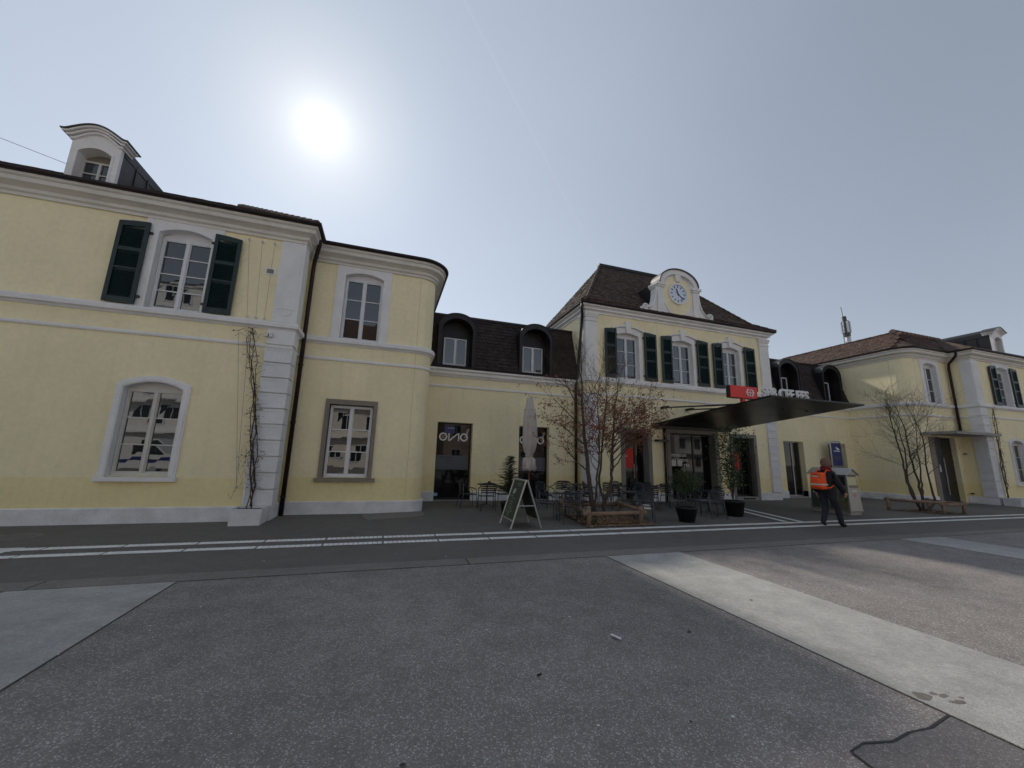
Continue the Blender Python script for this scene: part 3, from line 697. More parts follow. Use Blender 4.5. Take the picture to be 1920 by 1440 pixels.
# roofs -----------------------------------------------------------
def tiles(b, o, uu, vv, un, vn, tw, th, inside, thick=.018, jit=.006, seed=1):
    """overlapping flat tiles on a plane: o origin, uu along the eave, vv up the slope"""
    rr = random.Random(seed); uu = Vector(uu).normalized(); vv = Vector(vv).normalized(); nn = uu.cross(vv).normalized()
    if nn.z < 0: nn = -nn
    o = Vector(o)
    for j in range(vn):
        for i in range(-1, un+1):
            a = (i+(.5 if j % 2 else 0))*tw; v0 = j*th
            if not inside(a+tw*.5, v0+th*.5): continue
            lift = thick*(1.6+rr.uniform(-.4, .6)); sh = rr.uniform(-jit, jit)
            p = lambda x, y, z: o+uu*x+vv*y+nn*z
            g_ = tw*.04
            V = [p(a+g_, v0+.25*th*.2+sh, lift), p(a+tw*.5, v0-.12*th+sh, lift), p(a+tw-g_, v0+.25*th*.2+sh, lift),
                 p(a+tw-g_, v0+th*1.25, .006), p(a+g_, v0+th*1.25, .006),
                 p(a+g_, v0+.25*th*.2+sh, lift-thick), p(a+tw*.5, v0-.12*th+sh, lift-thick), p(a+tw-g_, v0+.25*th*.2+sh, lift-thick)]
            b.add(V, [(0, 1, 2, 3, 4), (0, 5, 6, 1), (1, 6, 7, 2), (2, 7, 3), (0, 4, 5)])
def ridge_line(p0, p1, rad, step, parent, mat='ridge'):
    p0, p1 = Vector(p0), Vector(p1); n = max(2, int((p1-p0).length/step)); t = (p1-p0)/n
    for i in range(n):
        a = p0+t*i; b_ = a+t*1.12
        MB().tube([a, b_], [rad*1.12, rad*.86], 8).build('ridge_tile', mat, parent, False)
# left wing: eave just shows above the gutter
ev = 7.72
TP = math.tan(R(30.5))
lr = MB()
lr.add([(-16.4, 10.62, ev), (-2.2, 10.62, ev), (-5.4, 14.2, ev+3.58*TP), (-16.4, 14.2, ev+3.58*TP), (-2.2, 18, ev), (-16.4, 18, ev)], [(0, 1, 2, 3), (1, 4, 2), (3, 2, 4, 5)])
ro = lr.build('roof', 'tile_base', B)
tb = MB(); tiles(tb, (-16.4, 10.64, ev), (1, 0, 0), (0, 1, TP), 82, 24, .172, .17, lambda a, v: a < 14.0-v*.78, seed=2)
tag(tb.build('roof_tiles', 'tile', ro), kind='stuff')
ridge_line((-2.25, 10.68, ev+.03), (-5.4, 14.2, ev+3.58*TP+.03), .085, .34, ro)
# bay roof: low hip
cl = [(x+.34*math.cos(R(-90+9*i)), y+.34*math.sin(R(-90+9*i))) for i, (x, y) in enumerate(curveL)]
br = MB(); base = [(-2.3, YB-.34)]+cl+[(1.52, 18)]
V = [(x, y, 7.735) for x, y in base]+[(-1.5, 16, 8.9)]; n = len(base)
br.add(V, [(i, i+1, n) for i in range(n-1)]); br.build('roof', 'tile', B)
# right wing: tiled hip visible above the cornice
RZ, RX, RY = 9.07, 26.6, 13.05
cr_ = [(x+.34*math.cos(R(180+9*i)), y+.34*math.sin(R(180+9*i))) for i, (x, y) in enumerate(curveR)]
rb = MB(); ex, ey = 24.52, YB-.34
base = [(ex, 19.5)]+cr_+[(XAr+.2, ey)]
V = [(x, y, 7.74) for x, y in base]+[(RX, RY, RZ), (RX, 19.5, RZ), (XAr+3, RY, RZ)]; n = len(base)
rb.add(V, [(0, 1, n, n+1)]+[(i, i+1, n) for i in range(1, n-2)]+[(n-2, n-1, n+2, n), (n, n+2, n+1)])
ro = rb.build('roof', 'tile_red', B)
tb = MB(); sl_ = Vector((RX-ex, 0, RZ-7.74)); le = sl_.length
tiles(tb, (ex+.02, 20, 7.745), (0, -1, 0), sl_, 44, int(le/.17)+1, .172, .17, lambda a, v: a < 20-(YB+.25)-v*.22 and v < le, seed=5)
sf = Vector((0, RY-ey, RZ-7.74)); lf = sf.length
tiles(tb, (25.1, ey+.02, 7.745), (1, 0, 0), sf, 24, int(lf/.17)+1, .172, .17, lambda a, v: a > .02+v*.60 and v < lf and a < 3.2+v*.5, seed=6)
tag(tb.build('roof_tiles', 'tile_red', ro), kind='stuff')
ridge_line((RX-.1, RY, RZ+.05), (XAr+2.6, RY, RZ+.05), .14, .34, ro); ridge_line((RX, RY, RZ+.02), (RX, 19.4, RZ+.02), .06, .5, ro, 'tile')
rr2 = MB()
rr2.add([(46, 10.62, ev), (XAr-.34, 10.62, ev), (XAr+2.9, 14.2, ev+3.58*TP), (46, 14.2, ev+3.58*TP), (XAr-.34, 18, ev), (46, 18, ev)], [(0, 1, 2, 3), (1, 4, 2), (3, 2, 4, 5)])
rr2.build('roof', 'tile', B)
# mansards over the low wings
DORMERS = (2.38, 5.74, 20.28, 23.55)
def lerp(a, b, t): return a+(b-a)*t
def mansard(x0, x1, seed):
    yb, zb, yt, zt = YC-.13, 5.06, 15.3, 7.36
    def sy(z): return lerp(yb, yt, (z-zb)/(zt-zb))
    b0 = MB(); cuts = [c for c in DORMERS if x0 < c < x1]; xs_ = [x0]
    for c in cuts: xs_ += [c-.64, c+.64]
    xs_.append(x1)
    for i in range(len(xs_)-1):                         # the slope is open behind each dormer
        z_ = zb if i % 2 == 0 else 6.98
        b0.quad((xs_[i], sy(z_), z_), (xs_[i+1], sy(z_), z_), (xs_[i+1], yt, zt), (xs_[i], yt, zt))
    b0.quad((x0, yt, zt), (x1, yt, zt), (x1, 18, 7.7), (x0, 18, 7.7))
    o = b0.build('mansard_roof', 'tile_base', B)
    t = MB(); v = Vector((0, yt-yb, zt-zb)); tiles(t, (x0, yb, zb), (1, 0, 0), v, int((x1-x0)/.165), 15, .165, .158, lambda a, vv: 0 <= a-.08 and a+.08 <= x1-x0 and not any(abs(x0+a-c) < .72 and vv < 2.0 for c in cuts), seed=seed, jit=.014)
    tag(t.build('roof_tiles', 'tile_dark', o), kind='stuff')
    MB().box(x0, x1, yt-.07, yt+.14, zt-.05, zt+.045).build('roof_edge', 'dark_metal', o)
mansard(1.18, XD0, 3); mansard(XD1, 24.86, 4)
def dormer(xc):
    ho, hi = .74, .62; y0, y1 = YC-.16, YC+.42; z0 = 5.08
    oo = arch_pts(xc-ho, xc+ho, z0, 6.84, 7.22, 14); ii = arch_pts(xc-hi, xc+hi, z0, 6.70, 7.05, 14)
    def rnd(pts, zs, zc, hw):                           # fuller, rounder head than a parabola
        out = []
        for x, z in pts:
            if z <= z0+1e-6: out.append((x, z))
            else: t = min(1, abs(x-xc)/hw); out.append((x, zs+(zc-zs)*math.sqrt(max(0, 1-t*t*.98))))
        return out
    oo = rnd(oo, 6.66, 7.24, ho); ii = rnd(ii, 6.50, 7.04, hi)
    f = MB().ring(oo, ii, y0, y1).build('dormer', 'dark_metal', B)
    MB().ring([(x+(x-xc)*.03, z+.02 if z > z0 else z) for x, z in oo], oo, y0-.03, YC+.75).build('dormer_roof', 'dark_metal', f)
    wx0, wx1 = xc-.46, xc+.46; wz0, wz1 = 5.22, 6.34; t = .05; yw = y1-.05
    MB().poly([(x, y1-.01, z) for x, z in ii]).build('dormer_back', 'dark_metal', f)
    w_ = MB().box(wx0, wx0+t, yw-.05, yw, wz0, wz1).box(wx1-t, wx1, yw-.05, yw, wz0, wz1).box(wx0+t, wx1-t, yw-.05, yw, wz1-t, wz1).box(wx0+t, wx1-t, yw-.05, yw, wz0, wz0+t).box(xc-.05, xc+.05, yw-.06, yw, wz0+t, wz1-t)
    w_.build('window_frame', 'frame', f)
    for a, b_ in ((wx0+t, xc-.05), (xc+.05, wx1-t)):
        MB().quad((a, yw-.02, wz0+t), (b_, yw-.02, wz0+t), (b_, yw-.02, wz1-t), (a, yw-.02, wz1-t)).build('pane', 'glass', f)
for xc in DORMERS: dormer(xc)
# pavilion: steep tiled hip with a bell-cast foot
ex0, ex1, ey0, ey1 = XD0-.34, XD1+.34, YD-.34, 21.3
rx0, rx1, ryy, rz = 10.62, 15.1, 17.5, 12.3; ez = 8.22
kk = .13                                                # break line of the bell-cast
def lerp(a, b, t): return a+(b-a)*t
k0x, k1x, k0y, k1y = lerp(ex0, rx0, kk*1.6), lerp(ex1, rx1, kk*1.6), lerp(ey0, ryy, kk*1.6), lerp(ey1, ryy, kk*1.6); kz = lerp(ez, rz, kk)
V = [(ex0, ey0, ez), (ex1, ey0, ez), (ex1, ey1, ez), (ex0, ey1, ez), (k0x, k0y, kz), (k1x, k0y, kz), (k1x, k1y, kz), (k0x, k1y, kz), (rx0, ryy, rz), (rx1, ryy, rz)]
ro = MB().add(V, [(0, 1, 5, 4), (1, 2, 6, 5), (2, 3, 7, 6), (3, 0, 4, 7), (4, 5, 9, 8), (5, 6, 9), (6, 7, 8, 9), (7, 4, 8)]).build('roof', 'tile_base', B)
tb = MB(); TW, TH = .175, .165
def roof_face(a0, a1, b0, b1, seed):                    # lower edge a0-a1, upper edge b0-b1
    a0, a1, b0, b1 = map(Vector, (a0, a1, b0, b1)); uu = (a1-a0).normalized(); m_ = (b0+b1)/2-(a0+a1)/2; vv = m_-uu*m_.dot(uu); H = vv.length; W = (a1-a0).length
    l_ = (b0-a0).dot(uu); r_ = (b1-a0).dot(uu)
    tiles(tb, a0, uu, vv, int(W/TW)+1, int(H/TH)+1, TW, TH, lambda a, v: v < H and lerp(0, l_, v/H) <= a <= lerp(W, r_, v/H), seed=seed)
roof_face(V[0], V[1], V[4], V[5], 1); roof_face(V[4], V[5], V[8], V[9], 2)
roof_face(V[3], V[0], V[7], V[4], 3); roof_face(V[7], V[4], V[8], V[8], 4)
roof_face(V[1], V[2], V[5], V[6], 5); roof_face(V[5], V[6], V[9], V[9], 6)
tag(tb.build('roof_tiles', 'tile', ro), kind='stuff')
for a, b_ in ((V[0], V[4]), (V[4], V[8]), (V[1], V[5]), (V[5], V[9])):
    ridge_line(Vector(a)+Vector((0, 0, .02)), Vector(b_)+Vector((0, 0, .02)), .085, .30, ro, 'tile')
MB().box(rx0-.1, rx1+.1, ryy-.12, ryy+.12, rz-.06, rz+.10).build('ridge_flashing', 'dark_metal', ro)

# dormers of the wings: white front with a swept cornice, zinc cheeks
def wing_dormer(xc, y=11.22, cheek='zinc'):
    zb = 7.80
    hw, hi = .485, .33
    ts0 = [-1+2*i/10 for i in range(11)]
    def cz(t): return 9.06+.26*math.cos(max(-1, min(1, t/.88))*math.pi/2)**1.1 if abs(t) < .88 else 9.06
    f = MB().ring([(xc-hw, zb)]+[(xc+t*hw, cz(t*hw/.64)+.01) for t in ts0]+[(xc+hw, zb)], arch_pts(xc-hi, xc+hi, zb, 8.80, 8.94), y, y+.10).build('wing_dormer', 'trim_white', B)
    MB().ring(arch_pts(xc-hi-.04, xc+hi+.04, zb, 8.83, 8.985), arch_pts(xc-hi, xc+hi, zb, 8.80, 8.94), y-.02, y).build('dormer_moulding', 'trim_white', f)
    # swept cornice: level ears and a raised arch
    def cz(t): return 9.06+.26*math.cos(max(-1, min(1, t/.88))*math.pi/2)**1.1 if abs(t) < .88 else 9.06
    ts = [-1+2*i/24 for i in range(25)]
    for dz, hh, out, hwid in ((0, .06, .05, .52), (.06, .05, .10, .575), (.11, .045, .15, .63)):
        pts = [(xc+t*hwid, cz(t)+dz) for t in ts]
        MB().prism(pts+[(x, z+hh) for x, z in reversed(pts)], 'y', y-out, y+.35).build('dormer_cornice', 'trim_white', f)
    pts = [(xc+t*.66, cz(t)+.155) for t in ts]
    MB().prism(pts+[(x, z+.03) for x, z in reversed(pts)], 'y', y-.18, y+.4).build('dormer_flashing', 'zinc', f)
    MB().prism([(xc-.5, 8.97)]+[(xc+t*.5, cz(t)+.15) for t in ts]+[(xc+.5, 8.97)], 'y', y+.10, y+2.4).build('dormer_roof', 'dark_metal', f)
    for sgn in (-1, 1):
        xx = xc+sgn*(hw-.0)
        c = MB().add([(xx, y+.1, zb-.1), (xx, y+.1, 9.06), (xx, y+2.6, 9.06), (xx, y+1.0, 8.2), (xx-sgn*.05, y+.1, zb-.1), (xx-sgn*.05, y+.1, 9.06), (xx-sgn*.05, y+2.6, 9.06), (xx-sgn*.05, y+1.0, 8.2)],
                     [(0, 1, 2, 3), (7, 6, 5, 4), (1, 5, 6, 2), (0, 4, 5, 1), (2, 6, 7, 3)]).build('dormer_cheek', cheek, f)
        for q in (.62, 1.12, 1.62): MB().box(min(xx, xx+sgn*.022), max(xx, xx+sgn*.022), y+q, y+q+.035, 7.7, 9.06).build('seam', 'dark_metal', c)
    yw = y+.26; x0, x1, z0, z1 = xc-hi-.02, xc+hi+.02, zb, 8.72
    MB().poly([(x, yw+.03, z) for x, z in arch_pts(xc-hi, xc+hi, zb, 8.80, 8.94)]).build('dormer_back', 'stone', f)
    MB().ring(arch_pts(xc-hi, xc+hi, zb, 8.80, 8.94), [(xc+(x-xc)*.999, z) for x, z in arch_pts(xc-hi, xc+hi, zb, 8.80, 8.94)], y+.1, yw+.03).build('dormer_reveal', 'trim_white', f)
    m_ = MB().box(x0, x0+.045, yw-.03, yw+.02, z0, z1).box(x1-.045, x1, yw-.03, yw+.02, z0, z1).box(x0+.045, x1-.045, yw-.03, yw+.02, z1-.045, z1).box(xc-.028, xc+.028, yw-.035, yw+.02, z0, z1-.045)
    for zz in (8.08, 8.36): m_.box(x0+.045, xc-.028, yw-.025, yw+.01, zz, zz+.028).box(xc+.028, x1-.045, yw-.025, yw+.01, zz, zz+.028)
    m_.build('window_frame', 'frame_old', f)
    for a, b_ in ((x0+.045, xc-.028), (xc+.028, x1-.045)): MB().quad((a, yw+.005, z0), (b_, yw+.005, z0), (b_, yw+.005, z1-.045), (a, yw+.005, z1-.045)).build('pane', 'glass', f)
    MB().add([(xc-.62, y-.25, 7.78), (xc+.62, y-.25, 7.78), (xc+.5, y+.02, 7.99), (xc-.5, y+.02, 7.99)], [(0, 1, 2, 3)]).build('dormer_apron', 'dark_metal', f)
wing_dormer(-7.46); wing_dormer(mir(-7.46)-1.2, cheek='dark_metal')

# clock gable ------------------------------------------------------
gx, gy = 12.62, YD-.02
def vol(sg):                                            # volute foot
    pts = []
    for i in range(15):
        t = i/14; pts.append((1.18+.80*t**1.6, 9.35-.92*(t**.55)))
    return [(gx+sg*x, z) for x, z in pts]
out = [(gx-2.1, 8.30)]
left = [(gx-2.1, 8.42), (gx-1.98, 8.62), (gx-1.84, 8.68), (gx-1.72, 8.60), (gx-1.66, 8.52), (gx-1.5, 8.62), (gx-1.36, 8.80), (gx-1.26, 9.05), (gx-1.20, 9.35), (gx-1.18, 9.72), (gx-1.18, 9.88), (gx-1.0, 9.90)]
top = [(gx+1.0*math.cos(R(180-15*i)), 9.90+.66*math.sin(R(180-15*i))) for i in range(1, 12)]
right = [(2*gx-x, z) for x, z in reversed(left)]
gb = MB().prism(out+left+top+right+[(gx+2.1, 8.30)], 'y', gy, gy+.42).build('clock_gable', 'trim_white', B)
ell = lambda rx, rz_, cz, n=32: [(gx-.02+rx*math.cos(6.2832*i/n), cz+rz_*math.sin(6.2832*i/n)) for i in range(n)]
CZ = 9.46
MB().prism(ell(.80, 1.02, 9.36), 'y', gy-.012, gy+.1).build('yellow_field', 'plaster', gb)
a0, a1 = ell(.86, 1.06, 9.36), ell(.80, 1.01, 9.36)
MB().ring(a0, a1, gy-.03, gy+.02).build('field_moulding', 'trim_white', gb)
for sg in (-1, 1):
    xx = gx+sg*1.02
    MB().box(xx-.17, xx+.17, gy-.07, gy+.05, 8.42, 9.66).build('gable_pilaster', 'trim_white', gb)
    MB().box(xx-.22, xx+.22, gy-.12, gy+.45, 9.66, 9.74).box(xx-.27, xx+.27, gy-.17, gy+.47, 9.74, 9.86).build('gable_capital', 'trim_white', gb)
    sc_ = MB(); sp_ = []
    for i in range(40):
        t = i/39; an = t*3.2*math.pi; rr_ = .17*(1-t*.82); sp_.append((gx+sg*(1.86-rr_*math.cos(an)*1.0), gy-.03, 8.54+rr_*math.sin(an)))
    sc_.tube(sp_, [.045*(1-.5*i/39) for i in range(40)], 6); sc_.build('volute', 'trim_white', gb, True)
    MB().tube([(gx+sg*x, gy-.02, z) for x, z in ((1.70, 8.52), (1.5, 8.66), (1.37, 8.84), (1.28, 9.08), (1.22, 9.4), (1.2, 9.66))], .05, 6).build('scroll_edge', 'trim_white', gb, True)
ar = MB(); A1 = [(gx+1.10*math.cos(R(180-7.5*i)), 9.86+.76*math.sin(R(180-7.5*i))) for i in range(25)]; A0 = [(gx+.90*math.cos(R(180-7.5*i)), 9.80+.60*math.sin(R(180-7.5*i))) for i in range(25)]
ar.prism(A1+A0[::-1], 'y', gy-.15, gy+.46); ar.build('arched_cornice', 'trim_white', gb)
A2 = [(gx+1.14*math.cos(R(180-7.5*i)), 9.90+.78*math.sin(R(180-7.5*i))) for i in range(25)]
MB().prism(A2+A1[::-1], 'y', gy-.20, gy+.5).build('arched_cornice_cap', 'zinc', gb)
MB().prism([(gx-.12, 10.05), (gx+.08, 10.05), (gx+.15, 10.42), (gx-.18, 10.42)], 'y', gy-.13, gy).build('keystone', 'trim_white', gb)
MB().box(gx-2.1, gx+2.1, gy-.06, gy+.44, 8.24, 8.36).build('gable_base', 'trim_white', gb)
MB().add([(gx-1.1, gy+.4, 8.4), (gx+1.1, gy+.4, 8.4), (gx+1.1, gy+.4, 10.0), (gx-1.1, gy+.4, 10.0), (gx-1.1, gy+2.4, 10.0), (gx+1.1, gy+2.4, 10.0), (gx, gy+.4, 10.45), (gx, gy+2.6, 10.45)],
         [(0, 3, 4), (1, 5, 2), (3, 6, 7, 4), (2, 5, 7, 6)]).build('gable_saddle_roof', 'dark_metal', gb)
ck = MB().ring(ell(.54, .54, CZ), ell(.455, .455, CZ), gy-.09, gy+.0).build('clock', 'trim_white', B)
MB().prism(ell(.46, .46, CZ), 'y', gy-.045, gy-.02).build('dial', 'dial', ck)
for i in range(12):
    a = R(30*i); s, c = math.sin(a), math.cos(a); x, z = gx-.02, CZ
    q = .021
    p = [(x+s*r_+c*t, z+c*r_-s*t) for r_, t in ((.31, -q), (.31, q), (.42, q), (.42, -q))]
    MB().prism(p, 'y', gy-.055, gy-.046).build('hour_mark', 'ink', ck)
for an, le, wd, nm in ((11.37*30, .27, .034, 'hour_hand'), (22*6, .40, .024, 'minute_hand')):
    a = R(an); s, c = math.sin(a), math.cos(a); x, z = gx-.02, CZ
    p = [(x+s*r_+c*t, z+c*r_-s*t) for r_, t in ((-.09, -wd), (-.09, wd), (le, wd*.7), (le, -wd*.7))]
    MB().prism(p, 'y', gy-.07 if nm[0] == 'm' else gy-.063, gy-.058 if nm[0] == 'h' else gy-.064).build(nm, 'ink', ck)

# entrance canopy --------------------------------------------------
cx0, cx1 = 10.87, 15.02; cyw, cyf, zw, zf = YD-.04, 8.42, 3.14, 3.64
t_ = .09
cn = MB().add([(cx0, cyw, zw), (cx1, cyw, zw), (cx1, cyf, zf), (cx0, cyf, zf), (cx0, cyw, zw+t_), (cx1, cyw, zw+t_), (cx1, cyf, zf+.05), (cx0, cyf, zf+.05)],
              [(0, 3, 2, 1), (4, 5, 6, 7), (0, 1, 5, 4), (1, 2, 6, 5), (2, 3, 7, 6), (3, 0, 4, 7)]).build('entrance_canopy', 'underside', B)
MB().box(cx0-.03, cx1+.05, YD-.20, YD+.02, zw-.10, zw+.12).build('wall_beam', 'black', cn)
for k in range(1, 5):
    yy = lerp(cyw, cyf, k/5); zz = lerp(zw, zf, k/5)
    MB().box(cx0+.01, cx1-.01, yy-.006, yy+.006, zz-.004, zz+.01).build('soffit_joint', 'black', cn)
def rod(x, ye, ze):
    k = MB().tube([(x, YD-.1, 3.95), (x, ye, ze)], .03, 8); k.box(x-.06, x+.06, YD-.42, YD+.0, 3.90, 4.0)
    k.box(x-.05, x+.05, ye-.12, ye+.12, ze-.06, ze+.07); k.build('tie_rod', 'black', cn)
for x in (11.42, 12.76, 14.2): rod(x, 9.75, lerp(zw, zf, (cyw-9.75)/(cyw-cyf))+.10)

# movement joints in the plaster
for x, y, z0, z1 in ((.672, YB-.004, .36, 4.24), (.672, YB-.004, 4.34, 4.71), (.672, YB-.004, 4.95, 7.2), (11.36, YD-.004, 7.3, 7.85), (25.47, YB-.004, 4.95, 7.2)):
    MB().box(x-.006, x+.006, y, y+.003, z0, z1).build('movement_joint', 'cream', B)
MB().box(24.852, 24.857, 12.62, 12.632, 4.95, 7.2).build('movement_joint', 'cream', B)
# wall fittings
v = MB().box(-3.375, -3.145, YA-.02, YA+.005, 6.21, 6.40).build('wall_vent', 'trim', B)
MB().box(-3.34, -3.18, YA-.024, YA-.018, 6.245, 6.365).build('vent_grille', 'stone_grey', v)
tr = MB()
for xa, xb in ((-3.82, -3.59), (-3.52, -3.40), (-3.23, -3.21)):
    tr.tube([(xa, YA-.09, 7.07), (xb, YA-.09, 4.99)], .004, 4)
for xa in (-3.72, -3.5): tr.tube([(xa, YA-.09, 4.6), (-3.25, YA-.09, .80)], .004, 4)
tw_ = tr.build('trellis_wire', 'wire', B)
for xa, z in ((-3.82, 7.07), (-3.52, 7.07), (-3.23, 7.07), (-3.59, 4.97), (-3.40, 4.97), (-3.21, 4.97), (-3.35, 4.56), (-3.25, .78)):
    k = MB().tube([(xa, YA, z), (xa, YA-.1, z)], .009, 6); k.v and k.lathe([(.0, 0), (.035, .0), (.035, .012), (.0, .012)], (0, 0, 0), 10)
    n0 = len(k.v)-40
    for i in range(n0, len(k.v)): q = k.v[i]; k.v[i] = (xa+q[0], YA-.075-q[2], z+q[1])
    k.build('wire_hook', 'alu', tw_)
for xa in (-3.10, -3.0): MB().box(xa-.035, xa+.035, YA-.15, YA-.06, 4.50, 4.60).build('floodlight', 'alu', B)

# ------------------------------------------------------------------ signs
sg = empty('station_sign', (11.2, 9.5, 3.55), world=True)
tag(sg, 'red sign with white arrow cross and SBB CFF FFS letters on the entrance canopy', 'sign')
ys = 9.55
MB().box(10.54, 11.70, ys, ys+.16, 3.76, 4.165).build('sign_box', 'black', sg)
MB().box(10.545, 11.695, ys-.012, ys-.001, 3.765, 4.16).build('red_face', 'red', sg)
def sbb(cx, cz, s, y):
    k = MB(); a = .052*s
    k.box(cx-a, cx+a, y-.008, y, cz-.5*s, cz+.5*s)
    k.box(cx-.42*s, cx-a, y-.008, y, cz-a, cz+a); k.box(cx+a, cx+.42*s, y-.008, y, cz-a, cz+a)
    for sx in (-1, 1):
        for sz in (-1, 1):
            P = [(.42, 0), (.70, 0), (.38, .5), (.16, .5), (.47, .02)]
            P = [(.50, 0), (.72, 0), (.40, .5), (.18, .5)]
            k.prism([(cx+sx*x*s, cz+sz*z*s) for x, z in P], 'y', y-.0085, y-.0005)
    return k
sbb(11.38, 3.965, .25, ys-.012).build('arrow_cross_emblem', 'white', sg)
text_obj('SBB CFF FFS', .47, 'white', (11.87, ys-.03, 3.87), (1, 0, 0), (0, 0, 1), sg, ext=.03, bold=.010, sx=.90)
MB().prism([(11.02, 3.58), (11.14, 3.58), (11.20, 3.77), (11.06, 3.77)], 'y', ys+.02, ys+.1).build('bracket', 'red', sg)
MB().box(11.7, 14.2, ys+.05, ys+.09, 3.80, 3.86).build('letter_rail', 'black', sg)
MB().box(12.9, 12.96, ys+.04, ys+.1, 3.5, 3.82).box(14.0, 14.06, ys+.04, ys+.1, 3.5, 3.82).build('letter_rail_post', 'black', sg)

stl = empty('information_stele', (22.7, 14.3, 0), world=True)
tag(stl, 'tall slim sign with blue upper panel in front of the last low-wing window', 'sign')
MB().tube([(22.3, 14.3, 0), (22.3, 14.3, 2.78), (22.36, 14.3, 2.88), (22.46, 14.3, 2.92), (22.96, 14.3, 2.92), (23.06, 14.3, 2.88), (23.12, 14.3, 2.78), (23.12, 14.3, 0)], .035, 8).build('tube_frame', 'alu', stl, True)
bp_ = MB().box(22.34, 23.08, 14.28, 14.32, 1.68, 2.84).build('blue_panel', 'blue', stl)
MB().box(22.34, 23.08, 14.285, 14.315, .35, 1.67).build('grey_panel', 'stone_grey', stl)
MB().prism([(22.46, 2.40), (22.98, 2.40), (22.93, 2.44), (22.50, 2.44)], 'y', 14.272, 14.279).build('white_line', 'white_film', bp_)
MB().prism([(22.66, 2.58), (22.72, 2.66), (22.78, 2.59), (22.90, 2.54), (22.92, 2.48), (22.74, 2.50)], 'y', 14.272, 14.279).build('pictogram', 'white_film', bp_)
for k, (a, b_) in enumerate(((22.46, 22.95), (22.46, 22.9), (22.46, 22.8), (22.46, 22.66))):
    z = (2.12, 2.04, 1.96, 1.78)[k]; MB().box(a, b_, 14.273, 14.279, z, z+.035).build('text_line', 'frost', bp_)

# ------------------------------------------------------------------ cafe furniture
def make_chair():
    t = empty('cafe_chair')
    s = MB()
    for i in range(6): y = -.20+i*.072; s.box(-.21, .21, y, y+.055, .425-.004*(5-i), .44-.004*(5-i))
    s.build('seat', 'chair', t)
    b = MB()
    for i in range(5):                                  # curved back slats
        z = .53+i*.062; pts = [(-.215, .205), (-.11, .245), (0, .258), (.11, .245), (.215, .205)]
        for p, q in zip(pts, pts[1:]):
            dy = .10*(z-.45)
            b.add([(p[0], p[1]+dy, z), (q[0], q[1]+dy, z), (q[0], q[1]+dy+.012, z), (p[0], p[1]+dy+.012, z), (p[0], p[1]+dy, z+.04), (q[0], q[1]+dy, z+.04), (q[0], q[1]+dy+.012, z+.04), (p[0], p[1]+dy+.012, z+.04)],
                  [(0, 1, 5, 4), (2, 3, 7, 6), (4, 5, 6, 7), (0, 3, 2, 1)])
    b.build('backrest', 'chair', t)
    ar = MB().tube([(-.26, -.20, .60), (-.275, -.05, .645), (-.27, .10, .67), (-.25, .22, .755), (-.18, .275, .82), (0, .30, .845), (.18, .275, .82), (.25, .22, .755), (.27, .10, .67), (.275, -.05, .645), (.26, -.20, .60)], .0135, 6)
    ar.build('arm_rail', 'chair', t, True)
    for sx in (-1, 1):
        MB().tube([(sx*.26, -.20, .60), (sx*.25, -.235, .50), (sx*.24, -.24, .40), (sx*.25, -.27, 0)], .0125, 6).build('leg', 'chair_leg', t, True)
        MB().tube([(sx*.245, .225, .75), (sx*.215, .20, .55), (sx*.22, .20, .42), (sx*.235, .31, 0)], .0125, 6).build('leg', 'chair_leg', t, True)
        MB().tube([(sx*.235, -.24, .415), (sx*.218, .20, .415)], .011, 6).build('side_rail', 'chair', t, True)
    MB().tube([(-.235, -.24, .415), (.235, -.24, .415)], .011, 6).build('front_rail', 'chair', t, True)
    return t
def make_table(rad=.35):
    t = empty('cafe_table')
    MB().lathe([(0, .705), (rad-.02, .705), (rad, .712), (rad, .728), (rad-.02, .735), (0, .735)], (0, 0, 0), 28).build('table_top', 'chair', t)
    MB().tube([(0, 0, .05), (0, 0, .705)], .028, 10).build('column', 'chair_leg', t, True)
    for a in range(4):
        c, s = math.cos(R(45+90*a)), math.sin(R(45+90*a))
        MB().tube([(c*.02, s*.02, .09), (c*.15, s*.15, .065), (c*.29, s*.29, .012)], .017, 6).build('foot', 'chair_leg', t, True)
    return t
ch0 = make_chair(); tb0 = make_table()
